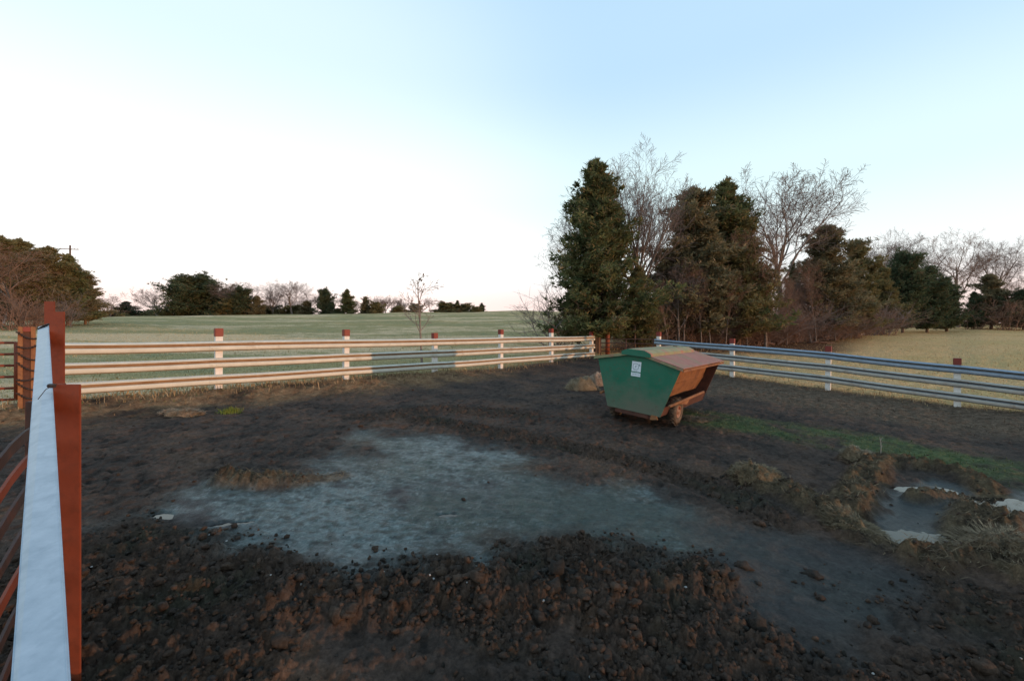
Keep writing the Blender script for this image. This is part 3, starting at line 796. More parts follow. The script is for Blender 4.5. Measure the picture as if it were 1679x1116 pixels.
for s in (-1, 1):
    e0 = Vector((s * 1.10, 0, ZE - 0.022)); r0 = Vector((s * 0.10, 0, ZR + 0.014))
    mb = MB(); q = [(e0.x, -HL - 0.07, e0.z), (e0.x, HL + 0.10, e0.z), (r0.x, HL + 0.10, r0.z), (r0.x, -HL - 0.07, r0.z)]
    if s > 0: q = q[::-1]
    mb.slab([(x, y, z + 0.02) for x, y, z in q], 0.018)
    rp_ = mb.build('roof_panel', M['rooftop'] if s > 0 else M['roofgreen'], root, bevel=0.004)
    mb = MB()
    mb.box((s * 1.095, 0.015, ZE - 0.042), (0.018, 2 * HL + 0.15, 0.05)); mb.build('drip_edge', M['orangerust'] if s > 0 else M['green'], rp_)
    mb = MB(); mb.slab([(s * 0.13, -HL - 0.072, ZR - 0.02), (s * 1.09, -HL - 0.072, ZE - 0.052), (s * 1.09, -HL - 0.072, ZE + 0.0), (s * 0.13, -HL - 0.072, ZR + 0.032)], 0.008)
    mb.build('gable_trim', M['roofgreen'], rp_)
lid = [(-0.36, 0, ZR - 0.03), (0.36, 0, ZR - 0.03), (0.36, 0, ZR + 0.05), (0.20, 0, ZR + 0.115), (-0.20, 0, ZR + 0.115), (-0.36, 0, ZR + 0.05)]
mb = MB(); mb.prism([(x, -HL - 0.095, z) for x, y, z in lid], (0, 2 * HL - 0.05, 0)); ld = mb.build('ridge_lid', M['roofgreen'], root, bevel=0.02)
mb = MB(); mb.prism([(x * 0.99, -HL - 0.102, z - 0.003) for x, y, z in lid], (0, 0.006, 0)); mb.build('lid_front', M['green'], ld)
mb = MB(); mb.box((0, 0.9, ZR + 0.125), (0.12, 0.03, 0.02)); mb.build('lid_handle', M['darkrust'], ld)
# wheels
for s in (-1, 1):
    zw = 0.30 - 0.085 * -s - (0.0 if s > 0 else 0.17); cx = s * 0.75; cy = -0.86; cz = 0.385 if s > 0 else 0.21
    cz = 0.295 + s * 0.068
    w = empty('wheel', (cx, cy, cz)); w.parent = root; w['label'] = 'muddy rubber wheel'
    mb = MB(); prof = [(0.155, -0.070), (0.19, -0.088), (0.25, -0.093), (0.283, -0.080), (0.297, -0.05), (0.300, 0.0), (0.297, 0.05), (0.283, 0.080), (0.25, 0.093), (0.19, 0.088), (0.155, 0.070), (0.150, 0.0), (0.155, -0.070)]
    mb.lathe(prof, (0, 0, 0), 'x', 36)
    for k in range(30):
        a = 2 * math.pi * k / 30; c = Vector((0, math.cos(a), math.sin(a))) * 0.300
        mb.box(c, (0.155, 0.016, 0.026), Matrix.Rotation(a - math.pi / 2, 3, 'X') @ Matrix.Rotation(0.5 * (-1) ** k, 3, 'Y'))
    mb.build('tyre', M['tyre'], w, True)
    mb = MB(); mb.lathe([(0.154, 0.068), (0.150, 0.078), (0.138, 0.078), (0.128, 0.045), (0.10, 0.03), (0.075, 0.045), (0.05, 0.05), (0.045, 0.085), (0.0, 0.088)], (0, 0, 0), 'x', 24)
    mb.lathe([(0.154, -0.068), (0.138, -0.078), (0.128, -0.045), (0.0, -0.03)], (0, 0, 0), 'x', 24)
    for k in range(5):
        a = 2 * math.pi * k / 5; mb.tube([(0.04, 0.068 * math.cos(a), 0.068 * math.sin(a)), (0.062, 0.068 * math.cos(a), 0.068 * math.sin(a))], 0.011, 6)
    r_ = mb.build('rim', M['hub'], w, True)
    if s < 0: r_.rotation_euler = (0, 0, math.pi)
mb = MB(); mb.tube([(-0.70, -0.86, 0.231), (0.70, -0.86, 0.359)], 0.03, 10); mb.build('axle', M['darkrust'], root, True)
for s in (-1, 1):
    mb = MB(); mb.slab([(s * 0.86, -1.15, 0.60), (s * 0.86, -0.25, 0.64), (s * 0.86, -0.48, 0.50), (s * 0.86, -0.60, 0.52)], 0.02); mb.build('wheel_bracket', M['orangerust'], root)
    mb = MB(); mb.slab([(s * 0.735, -1.0, 0.62), (s * 0.735, -0.3, 0.62), (s * 0.99, -0.35, 0.615), (s * 0.99, -0.95, 0.615)], 0.012)
mb = MB(); mb.prism([(0.44, -HL - 0.001, ZB - 0.10), (0.62, -HL - 0.001, ZB - 0.06), (0.58, -HL - 0.001, ZB + 0.02), (0.46, -HL - 0.001, ZB + 0.02)], (0, -0.025, 0)); mb.build('corner_foot', M['orangerust'], root)
# stickers
def sticker(x0, x1, z0, z1, name, parent, dy, mat): 
    mb = MB(); mb.box(((x0 + x1) / 2, -HL - dy, (z0 + z1) / 2), (x1 - x0, 0.004, z1 - z0)); return mb.build(name, mat, parent)
sk = sticker(-0.11, 0.115, 1.25, 1.49, 'sticker', root, 0.004, M['sticker']); sk['label'] = 'white square sticker with a worn blue-grey emblem'
mb = MB()
def ring(cx, cz, r0, r1, sq=0.0, n=24, a0=0, a1=2 * math.pi):
    pts = []
    for k in range(n + 1):
        a = a0 + (a1 - a0) * k / n; ex = 0.55
        c, s_ = math.cos(a), math.sin(a)
        pts.append((math.copysign(abs(c) ** ex, c), math.copysign(abs(s_) ** ex, s_)))
    for (a, b_), (c, d) in zip(pts[:-1], pts[1:]):
        mb.add([(cx + a * r0, -HL - 0.0075, cz + b_ * r0), (cx + c * r0, -HL - 0.0075, cz + d * r0), (cx + c * r1, -HL - 0.0075, cz + d * r1), (cx + a * r1, -HL - 0.0075, cz + b_ * r1)], [(0, 1, 2, 3)])
ring(-0.012, 1.37, 0.062, 0.071)
mb.build('emblem_border', M['ink'], sk); mb = MB()
for dx, dz, w, h in [(-0.012, 1.375, 0.010, 0.050), (-0.022, 1.352, 0.026, 0.010), (-0.004, 1.392, 0.022, 0.009), (0.078, 1.415, 0.016, 0.045), (0.088, 1.395, 0.012, 0.020), (-0.01, 1.275, 0.10, 0.007)]:
    mb.box((dx, -HL - 0.0075, dz), (w, 0.002, h))
_e = mb.build('emblem', M['ink'], sk); _e['kind'] = 'stuff'
sk2 = sticker(-0.115, 0.115, 1.14, 1.225, 'sticker', root, 0.004, M['sticker']); sk2['label'] = 'narrow white sticker strip with a faded line of print'
mb = MB()
for k in range(9):
    mb.box((-0.085 + k * 0.021, -HL - 0.0075, 1.187), (0.012 if k % 3 else 0.008, 0.002, 0.016 if k % 2 else 0.022))
mb.build('print', M['ink'], sk2)

# ------------------------------------------------------------------ trees
def tube_arrays(paths, sides_of):
    V, Fc = [], []; n0 = 0
    for pts, rads, lv in paths:
        k = sides_of(lv); P = np.array(pts); m = len(P)
        T = np.empty_like(P); T[1:-1] = P[2:] - P[:-2]; T[0] = P[1] - P[0]; T[-1] = P[-1] - P[-2]
        T /= np.linalg.norm(T, axis=1)[:, None] + 1e-9
        ref = np.array([0.31, 0.17, 0.93]) if abs(T[0] @ np.array([0.31, 0.17, 0.93])) < 0.9 else np.array([1.0, 0.1, 0])
        A = np.cross(T, ref); A /= np.linalg.norm(A, axis=1)[:, None] + 1e-9; B = np.cross(T, A)
        a = np.arange(k) * 2 * np.pi / k
        ring_ = P[:, None, :] + (A[:, None, :] * np.cos(a)[None, :, None] + B[:, None, :] * np.sin(a)[None, :, None]) * np.array(rads)[:, None, None]
        V.append(ring_.reshape(-1, 3))
        i, j = np.meshgrid(np.arange(m - 1), np.arange(k), indexing='ij'); j2 = (j + 1) % k
        Fc.append((np.stack([i * k + j, i * k + j2, (i + 1) * k + j2, (i + 1) * k + j], -1) + n0).reshape(-1, 4)); n0 += m * k
    return np.vstack(V), np.vstack(Fc)

def grow(rnd, H, spec, rmin=0.0065):
    """leafless tree of height about H; spec: list per level of (children, angle lo, angle hi, length ratio, upward pull, wiggle, start)"""
    paths = []
    def branch(p, d, L, r, lv, nseg):
        pts = [p.copy()]; rads = [r]; q = p.copy(); dd = d.copy(); dirs = [dd.copy()]
        n_, up, wig = nseg, spec[lv]['up'], spec[lv]['wig']
        tip = 0.30 if lv == 0 else 0.25
        for i in range(n_):
            dd = dd + Vector((rnd.gauss(0, wig), rnd.gauss(0, wig), rnd.gauss(0, wig) + up)); dd.normalize()
            q = q + dd * (L / n_); pts.append(q.copy()); dirs.append(dd.copy())
            rads.append(max(r * (1 - (1 - tip) * (i + 1) / n_), rmin))
        paths.append(([tuple(x) for x in pts], rads, lv))
        if lv + 1 >= len(spec): return
        ch = spec[lv]['n']; n = max(1, int(round(ch * rnd.uniform(0.8, 1.2))))
        st = spec[lv]['start']; base = rnd.uniform(0, 6.28)
        for c in range(n):
            s = st + (1 - st) * ((c + rnd.uniform(0.1, 0.9)) / n) if n > 1 else 1.0
            s = min(s, 0.985); f = s * n_; i = min(int(f), n_ - 1); t = f - i
            pos = pts[i].lerp(pts[i + 1], t); dr = dirs[i + 1]
            rr = (rads[i] * (1 - t) + rads[i + 1] * t)
            a1, a2 = spec[lv]['ang']; ang = R(rnd.uniform(a1, a2)); az = base + c * 2.4 + rnd.uniform(-0.5, 0.5)
            ax = dr.cross(Vector((0, 0, 1)))
            if ax.length < 0.05: ax = Vector((1, 0, 0))
            ax.normalize(); nd = Matrix.Rotation(az, 3, dr) @ (Matrix.Rotation(ang, 3, ax) @ dr)
            nl = L * spec[lv]['len'] * (1 - spec[lv].get('short', 0.45) * (s - st) / (1 - st + 1e-6)) * rnd.uniform(0.75, 1.2)
            branch(pos, nd, nl, min(rr * spec[lv]['rr'], rr * 0.9), lv + 1, max(3, nseg - 1) if lv < 2 else 3)
    branch(Vector((0, 0, -0.2)), Vector((0, 0, 1)), H * spec[0]['L'], H * spec[0]['r'], 0, 7)
    return paths

def bare_tree_meshes(name, seed, H, spec, tmat, cmat, split=1):
    rnd = random.Random(seed); paths = grow(rnd, H, spec, 0.0085 if name.startswith('oak') else 0.0068)
    zmax = max(p[2] for pp in paths for p in pp[0])
    k = H / zmax
    paths = [([tuple(c * k for c in p) for p in pts], rd, lv) for pts, rd, lv in paths]
    t = [p for p in paths if p[2] < split]; c = [p for p in paths if p[2] >= split]
    sides = lambda lv: (9, 6, 4, 3, 3, 3)[lv]
    out_ = []
    for nm, pp, mt in (('trunk', t, tmat), ('crown', c, cmat)):
        V, Fc = tube_arrays(pp, sides); out_.append((nm, np_mesh(name + '_' + nm, V, Fc, mt, True)))
    return out_

S_ELM = [dict(L=0.42, r=0.018, n=13, ang=(12, 42), len=1.10, up=0.03, wig=0.04, start=0.38, rr=0.60, short=0.35),
         dict(n=10, ang=(18, 42), len=0.55, up=0.07, wig=0.07, start=0.2, rr=0.5),
         dict(n=7, ang=(20, 48), len=0.52, up=0.08, wig=0.09, start=0.15, rr=0.6),
         dict(n=8, ang=(22, 60), len=0.48, up=0.05, wig=0.09, start=0.1, rr=0.6),
         dict(up=0.04, wig=0.10)]
S_OAK = [dict(L=0.50, r=0.019, n=11, ang=(28, 62), len=0.90, up=0.03, wig=0.06, start=0.38, rr=0.58, short=0.40),
         dict(n=8, ang=(25, 55), len=0.55, up=0.05, wig=0.12, start=0.2, rr=0.5),
         dict(n=7, ang=(25, 60), len=0.55, up=0.05, wig=0.15, start=0.15, rr=0.55),
         dict(n=8, ang=(25, 65), len=0.50, up=0.03, wig=0.13, start=0.1, rr=0.6),
         dict(up=0.02, wig=0.13)]
S_TWIN = [dict(L=0.62, r=0.014, n=12, ang=(24, 50), len=0.60, up=0.02, wig=0.08, start=0.28, rr=0.55, short=0.5),
          dict(n=8, ang=(25, 55), len=0.55, up=0.06, wig=0.12, start=0.2, rr=0.5),
          dict(n=7, ang=(25, 60), len=0.55, up=0.05, wig=0.15, start=0.15, rr=0.55),
          dict(n=4, ang=(25, 65), len=0.6, up=0.03, wig=0.13, start=0.1, rr=0.6),
          dict(up=0.02, wig=0.13)]
BARE = {
    'elm': bare_tree_meshes('elm', 3, 13, S_ELM, M['bark'], M['twig'], 2),
    'elm2': bare_tree_meshes('elm_second', 14, 12, S_ELM, M['bark'], M['twig'], 2),
    'oak': bare_tree_meshes('oak', 5, 12, S_OAK, M['bark'], M['twig'], 2),
    'oak2': bare_tree_meshes('oak_second', 8, 12, S_OAK, M['bark'], M['twig'], 2),
    'oak3': bare_tree_meshes('oak_third', 21, 12, S_OAK, M['bark'], M['redtwig'], 2),
    'twin': bare_tree_meshes('slim', 9, 9, S_TWIN, M['bark'], M['twig'], 1),
    'red': bare_tree_meshes('reddish', 12, 9, S_TWIN, M['bark'], M['redtwig'], 1),
}
H0 = {'elm': 13, 'elm2': 12, 'oak': 12, 'oak2': 12, 'oak3': 12, 'twin': 9, 'red': 9}

def cedar_meshes(name, seed, H, rmax, shape, nb, cols, gap=0.0, bare=0.06, leaf=1.0):
    """evergreen: trunk, boughs and thousands of small sprays; shape(t)->relative radius at height t"""
    rs = np.random.default_rng(seed); rnd = random.Random(seed)
    paths = [([(0, 0, -0.2), (0.05, 0.03, H * 0.3), (-0.03, 0.06, H * 0.65), (0.02, 0, H * 0.97)], [H * 0.017, H * 0.013, H * 0.008, 0.02], 0)]
    cp, cd, csz, cc = [], [], [], []
    for i in range(nb):
        t = bare + (1 - bare) * rnd.random() ** 0.85
        if t > 0.985: t = 0.985
        az = rnd.uniform(0, 6.283)
        lob = 0.70 + 0.22 * math.sin(az * 2 + 5 * t + seed) * math.sin(11 * t + az + seed * 1.7) + rnd.gauss(0, 0.24 if t < 0.7 else 0.42)
        L = rmax * shape(t) * max(0.25, min(lob, 1.55))
        if rnd.random() < gap: continue
        z0 = t * H; el = R(rnd.uniform(0, 45) + 35 * t)
        d = Vector((math.cos(az) * math.cos(el), math.sin(az) * math.cos(el), math.sin(el) * 0.75))
        p0 = Vector((0, 0, z0 - 0.25 * L)); 
        if p0.z < bare * H * 0.8: p0.z = bare * H * 0.8 + 0.1 * L
        pts = [p0 + d * (L * s) + Vector((0, 0, -0.10 * L * s * (1 - s) * 2 + 0.12 * L * s * s)) for s in (0, .33, .66, 1)]
        paths.append(([tuple(p) for p in pts], [0.012 * L + 0.012, 0.010 * L + 0.008, 0.012, 0.005], 1))
        tone = rnd.random()
        ns = int(18 + 17 * L)
        for s_ in range(ns):
            s = 0.22 + 0.82 * rnd.random() ** 0.7
            k = min(int(s * 3), 2); q = pts[k].lerp(pts[k + 1], min(s * 3 - k, 1.15))
            off = Vector((rnd.gauss(0, 1), rnd.gauss(0, 1), rnd.gauss(0, 0.42))) * (0.075 * L + 0.06)
            cp.append(tuple(q + off)); dv = (d * 0.8 + Vector((rnd.gauss(0, .5), rnd.gauss(0, .5), rnd.gauss(0.30, .5)))).normalized()
            cd.append(tuple(dv)); csz.append(rnd.uniform(0.75, 1.3)); cc.append(tone * 0.7 + 0.3 * rnd.random())
    for i in range(46):
        t = rnd.uniform(0.86, 1.03); w_ = 0.05 * rmax * (1.06 - t) / 0.2
        cp.append((rnd.gauss(0, w_), rnd.gauss(0, w_), t * H)); cd.append((rnd.gauss(0, .4), rnd.gauss(0, .4), 1.0)); csz.append(rnd.uniform(.7, 1.2)); cc.append(rnd.random())
    cp = np.array(cp); cd = np.array(cd); csz = np.array(csz); cc = np.array(cc)
    per = 9; N = len(cp) * per
    P = np.repeat(cp, per, 0); D = np.repeat(cd, per, 0) + rs.normal(0, 0.55, (N, 3)); D /= np.linalg.norm(D, axis=1)[:, None]
    Sz = np.repeat(csz, per) * rs.uniform(0.7, 1.25, N) * leaf
    side = np.cross(D, rs.normal(0, 1, (N, 3))); side /= np.linalg.norm(side, axis=1)[:, None] + 1e-9
    ln = 0.20 * Sz; wd = 0.034 * Sz
    P = P + rs.normal(0, 0.055, (N, 3))
    b1 = P + side * wd[:, None]; b2 = P - side * wd[:, None]; c = P + D * ln[:, None]
    V = np.stack([b1, c, b2], 1).reshape(-1, 3); Fc = np.arange(N * 3).reshape(-1, 3)
    tone = np.repeat(cc, per); dark, lite, brown = [np.array(c_) for c_ in cols]
    colr = dark[None] * (1 - tone[:, None]) + lite[None] * tone[:, None]
    br = (rs.random(N) < 0.14) | (np.repeat(cc, per) > 0.93)
    colr[br] = brown * rs.uniform(0.7, 1.2, (br.sum(), 1))
    tv, tf = tube_arrays(paths, lambda lv: 8 if lv == 0 else 4)
    return [('trunk', np_mesh(name + '_trunk', tv, tf, M['cedarbark'], True)),
            ('crown', np_mesh(name + '_crown', V, Fc, M['cedar'], False, np.repeat(colr, 3, 0)))]

GRN = ((.066, .088, .040), (.185, .192, .080), (.24, .18, .095))
OLV = ((.110, .105, .045), (.235, .205, .09), (.26, .185, .10))
BRN = ((.130, .122, .066), (.240, .205, .115), (.27, .20, .12))
DRK = ((.044, .070, .038), (.115, .140, .072), (.16, .125, .075))
cone = lambda t: (1 - t) ** 0.75 * min(1, 0.55 + t * 3) + 0.05
plume = lambda t: (1 - t) ** 0.55 * min(1, 0.66 + 1.8 * t) * 1.15 + 0.03
oval = lambda t: math.sqrt(max(0.0, 1 - ((t - 0.42) / 0.62) ** 2)) + 0.05
CED = {
    'spire': (cedar_meshes('spire', 31, 10.6, 2.5, plume, 270, GRN, 0.06, 0.08), 10.6),
    'cone': (cedar_meshes('conical', 32, 9.5, 2.5, cone, 215, GRN, 0.05, 0.08), 9.5),
    'olive': (cedar_meshes('olive', 33, 9.5, 2.5, plume, 230, OLV, 0.05, 0.08), 9.5),
    'brown': (cedar_meshes('brownish', 34, 9.0, 2.6, plume, 220, BRN, 0.06, 0.08), 9.0),
    'dark': (cedar_meshes('dark', 35, 8.0, 2.6, oval, 215, DRK, 0.04, 0.06), 8.0),
    'dark2': (cedar_meshes('dark_second', 36, 8.0, 2.2, cone, 200, DRK, 0.05, 0.06), 8.0),
    'bush': (cedar_meshes('bush', 37, 4.0, 2.0, oval, 120, OLV, 0.05, 0.04), 4.0),
}

def tree(kind, px, y, top_py, label, wide=1.0, rz=None, name=None, group=None, base_dz=0.0, cat='tree'):
    p = at(px, 500, y); z0 = gz(p.x, p.y) if y < 90 else float(base_h(p.x, p.y)); z0 += base_dz
    ztop = EYE - (top_py - HZ) / F * y
    parts, h0 = (BARE[kind], H0[kind]) if kind in BARE else CED[kind]
    s = max(0.15, (ztop - z0) / h0)
    o = empty(name or ('bare_tree' if kind in BARE else 'cedar_tree'), (p.x, p.y, z0), (0, 0, rz if rz is not None else random.uniform(0, 6.28)))
    o.scale = (s * wide, s * wide, s); tag(o, label, cat, group)
    for nm, me_ in parts: mobj(nm, me_, o)
    return o

# -- grove right of centre
tree('spire', 978, 26.0, 272, 'tall dark green cedar nearest the far corner, leftmost of the right grove', 1.28, 0.4)
tree('olive', 1047, 26.5, 440, 'short olive cedar in front of the tallest leafless tree', 1.05, 1.1)
tree('elm', 1050, 28.5, 246, 'tallest leafless tree with fanning branches behind the tall dark cedar', 1.08, 3.6)
tree('twin', 948, 31.0, 330, 'grey leafless tree poking out left of the tall dark cedar', 0.85, 2.0)
tree('brown', 1135, 29.5, 318, 'brownish cedar with pointed top, left of the dark double-topped cedar', 1.30, 0.2)
tree('cone', 1192, 31.0, 302, 'dark cedar with the highest top right of the tallest leafless tree', 1.45, 2.2)
tree('olive', 1210, 30.0, 350, 'olive sunlit cedar leaning against the highest dark cedar', 1.25, 4.2)
tree('twin', 1112, 28.0, 425, 'brown twiggy leafless tree in front of the brownish pointed cedar', 0.95, 3.1)
tree('dark', 1098, 31.0, 440, 'small dark cedar low between the two tall cedars', 0.9, 0.5)
tree('red', 1255, 30.0, 375, 'reddish leafless tree right of the highest dark cedar', 1.0, 1.3)
tree('oak', 1283, 36.0, 288, 'broad leafless tree with rounded crown, second tallest of the grove', 1.05, 0.3)
tree('cone', 1300, 38.0, 430, 'thin dark cedar below the broad rounded leafless tree', 0.7, 1.9)
tree('brown', 1352, 36.0, 376, 'brown cedar with a blunt top right of the broad leafless tree', 1.45, 1.4)
tree('red', 1330, 34.0, 455, 'reddish leafless tree in front of the blunt brown cedar', 1.1, 0.1)
tree('olive', 1405, 39.0, 398, 'slim olive cedar between the blunt brown cedar and the dark round one', 1.15, 2.6)
tree('brown', 1388, 38.0, 440, 'low brown cedar at the edge of the tan pasture', 1.3, 3.6)
tree('dark', 1480, 46.0, 424, 'dark round-topped cedar left of the gap under the trees', 1.0, 0.9)
tree('olive', 1448, 44.0, 440, 'olive cedar tucked left of the dark round-topped cedar', 1.2, 5.1)
tree('dark', 1520, 48.0, 445, 'dark bushy cedar just right of the round-topped cedar', 1.2, 2.9)
tree('dark2', 1552, 50.0, 458, 'small pointed dark cedar beside the pink gap of sky', 1.5, 0.2)
tree('oak2', 1508, 58.0, 372, 'leafless tree rising behind the dark round-topped cedar', 0.95, 1.0)
tree('oak', 1440, 56.0, 380, 'leafless tree thinly seen left of the right-hand leafless row', 0.85, 4.0)
tree('oak3', 1572, 57.0, 378, 'leafless tree standing over the gap of pink sky', 0.95, 2.1)
tree('oak2', 1628, 58.0, 388, 'rightmost tall leafless tree of the row by the tan pasture', 0.9, 3.4)
tree('brown', 1625, 52.0, 452, 'dull brown cedar under the rightmost tall leafless tree', 1.5, 4.6)
tree('dark2', 1597, 52.0, 480, 'ragged thin cedar right of the pink gap', 1.3, 5.2)
tree('oak3', 1672, 60.0, 440, 'leafless tree cut by the right edge of the photo', 0.9, 0.6)
tree('dark', 1678, 50.0, 480, 'dark cedar cut by the right edge of the photo', 1.5, 1.6)
# slender lit stems inside the grove
for k, px in enumerate([1096, 1108, 1123, 1139, 1150, 1158, 1166, 1180, 1189, 1202, 1226, 1262, 1290, 1312, 1338, 1348, 1370]):
    tree('twin' if k % 2 else 'red', px, 27.5 + (k * 1.7 % 3.2) + max(0, px - 1200) / 28, 455 - (k * 37 % 40), 'slender young leafless tree among the cedar trunks of the right grove', 0.55, None,
         'young_tree', 'slender young trees inside the right grove')
# -- left grove
tree('olive', 2, 46, 392, 'cedar cut by the left edge of the photo', 1.6, 0.3)
tree('olive', 32, 50, 396, 'cedar behind the reddish leafless tree at far left', 1.5, 1.3)
tree('red', 38, 44, 404, 'reddish leafless tree in front of the left-hand cedars', 2.0, 2.3)
tree('brown', 60, 47, 412, 'brown cedar touching the reddish leafless tree at left', 1.5, 4.2)
tree('olive', 80, 48, 408, 'middle cedar of the left-hand grove, below the utility pole', 1.5, 3.3)
tree('cone', 112, 50, 420, 'broad cedar under the utility pole crossarm', 1.6, 4.3)
tree('brown', 140, 53, 450, 'rightmost low cedar of the left-hand grove', 1.5, 0.9)
tree('dark', 145, 58, 478, 'dark bush at the right foot of the left-hand grove', 0.8, 2.4)
# -- far tree line
FT = [('twin', 176, 130, 480, 'faint small leafless tree right of the left-hand grove', 1.0), ('dark2', 207, 134, 496, 'lone small pointed bush on the left skyline', 1.6),
      ('oak2', 266, 128, 468, 'leafless skyline tree left of the big dark cedar pair', 1.0), ('dark', 300, 126, 462, 'left half of the big dark cedar pair on the skyline', 1.15),
      ('dark', 328, 128, 457, 'right half of the big dark cedar pair on the skyline', 1.25), ('oak', 398, 132, 460, 'leafless skyline tree behind the low dark cedars', 1.1),
      ('dark', 394, 128, 476, 'low dark cedar right of the big dark pair', 1.0), ('brown', 420, 128, 486, 'low brown cedar right of the low dark cedar', 1.1), ('bush', 375, 127, 498, 'small bush left of the low dark cedars', 1.2),
      ('elm2', 447, 134, 468, 'left one of two round leafless skyline trees', 1.25), ('oak', 479, 132, 459, 'right and taller one of two round leafless skyline trees', 1.1),
      ('oak3', 512, 136, 474, 'pale leafless skyline tree left of the small pointed cedar', 1.0), ('brown', 503, 130, 494, 'brown dome-shaped bush under the pale leafless skyline tree', 1.4),
      ('dark', 533, 128, 477, 'small egg-shaped cedar on the skyline', 0.75), ('cone', 569, 128, 475, 'triangular dark cedar on the skyline right of the egg-shaped one', 1.15),
      ('brown', 599, 132, 487, 'brown rounded tree right of the triangular dark cedar', 0.9), ('bush', 616, 131, 498, 'tiny dome bush right of the brown rounded skyline tree', 0.8),
      ('elm2', 632, 140, 484, 'thin leafless skyline tree left of the sapling', 1.2), ('elm', 652, 142, 486, 'thin leafless skyline tree just left of the sapling stem', 1.1),
      ('bush', 655, 136, 503, 'low dark bush left of the sapling on the skyline', 1.0), ('bush', 680, 138, 500, 'brown bush directly behind the sapling', 1.0),
      ('bush', 730, 140, 498, 'wide low bush right of the sapling on the skyline', 1.5), ('dark2', 750, 140, 493, 'pointed clump right of the sapling on the skyline', 1.1),
      ('bush', 764, 141, 500, 'low bush beside the pointed clump on the skyline', 1.2), ('dark2', 790, 142, 497, 'last small bush before the bare hill crest', 1.2)]
for k, (kd, px, y, tp, lb, wd) in enumerate(FT): tree(kd, px, y, tp, lb, wd * (1.3 if kd in BARE else 1.5 if kd != 'bush' else 1.7), k * 1.37, base_dz=-0.3 if kd in BARE else -1.3)

for k in range(17):      # low scrub joining the skyline trees
    px = 168 + 640 * ((k + 0.5 + 0.35 * math.sin(k * 2.3)) / 17)
    tree('bush' if k % 3 else 'brown', px, 133 + (k * 3.7 % 9), 503 + (k * 5.3 % 7) + (8 if px < 260 else 0), 'low scrubby bush filling the far hedge line between the skyline trees', 2.2, k * 0.9, 'scrub_bush', 'low scrub along the far hedge line', -1.0, 'bush')
for k, px in enumerate([372, 412, 432, 462, 497, 522, 583, 612, 622, 641, 664, 706, 560]):
    tree(('oak', 'oak3', 'elm2', 'oak2')[k % 4], px, 137 + (k * 2.3 % 8), 474 + (k * 7.7 % 16) + max(0, px - 560) * 0.05, 'small leafless tree standing back in the far hedge line', 1.15, k * 1.9, 'bare_tree', 'small leafless trees of the far hedge line', -0.3)

# -- sapling behind the back fence
sp_spec = [dict(L=0.85, r=0.013, n=14, ang=(35, 62), len=0.34, up=0.0, wig=0.03, start=0.36, rr=0.5, short=0.5),
           dict(n=5, ang=(25, 50), len=0.5, up=0.04, wig=0.1, start=0.3, rr=0.55), dict(n=3, ang=(25, 50), len=0.5, up=0.04, wig=0.1, start=0.3, rr=0.6), dict(up=0.02, wig=0.1)]
BARE['sapling'] = bare_tree_meshes('sapling', 17, 4.4, sp_spec, M['bark'], M['bark'], 1); H0['sapling'] = 4.4
o = tree('sapling', 692, 20.5, 442, 'lone spindly sapling with a few dead leaves behind the back fence', 1.0, 0.8, 'sapling')
cv = np.array([v_.co for v_ in BARE['sapling'][1][1].vertices]); cv = cv[cv[:, 2] > 2.4]
mb = MB()
for k in range(34):
    c = Vector(cv[rng.integers(len(cv))]); d = Vector(rng.normal(0, 1, 3)).normalized(); s_ = d.cross(Vector((0.2, 0.3, 1))).normalized() * 0.045
    mb.add([c, c + d * 0.07 + s_, c + d * 0.15, c + d * 0.07 - s_], [(0, 1, 2, 3)])
mb.build('dead_leaves', M['redtwig'], o)

# -- brush and shrubs at the grove's foot
def shrub_mesh(name, seed, H, n, mat):
    rnd = random.Random(seed); paths = []
    for i in range(n):
        az = rnd.uniform(0, 6.28); el = R(rnd.uniform(35, 85)); d = Vector((math.cos(az) * math.cos(el), math.sin(az) * math.cos(el), math.sin(el)))
        p = Vector((rnd.gauss(0, .25), rnd.gauss(0, .25), -0.05)); L = H * rnd.uniform(0.6, 1.1); pts = [p]
        for s in range(4): d = (d + Vector((rnd.gauss(0, .12), rnd.gauss(0, .12), rnd.gauss(-0.03, .1)))).normalized(); pts.append(pts[-1] + d * L / 4)
        paths.append(([tuple(q) for q in pts], [.016, .013, .010, .007, .004], 0))
        for j in range(9):
            k = rnd.randint(1, 3); q = pts[k].lerp(pts[k + 1], rnd.random()); e = (d + Vector((rnd.gauss(0, .7), rnd.gauss(0, .7), rnd.gauss(0.1, .5)))).normalized(); l2 = L * rnd.uniform(.2, .45)
            paths.append(([tuple(q), tuple(q + e * l2 * .5), tuple(q + e * l2 + Vector((0, 0, -.04)))], [.008, .006, .003], 1))
            for j2 in range(3):
                q2 = q + e * l2 * rnd.uniform(.3, .9); e2 = (e + Vector((rnd.gauss(0, .7), rnd.gauss(0, .7), rnd.gauss(0, .5)))).normalized()
                paths.append(([tuple(q2), tuple(q2 + e2 * l2 * .25), tuple(q2 + e2 * l2 * .5)], [.005, .004, .003], 1))
    V, Fc = tube_arrays(paths, lambda lv: 4 if lv == 0 else 3); return np_mesh(name, V, Fc, mat, True)
SH = [shrub_mesh('shrub_a', 1, 2.4, 30, M['redtwig']), shrub_mesh('shrub_b', 2, 2.0, 34, M['redtwig']), shrub_mesh('shrub_c', 3, 2.6, 26, M['twig'])]
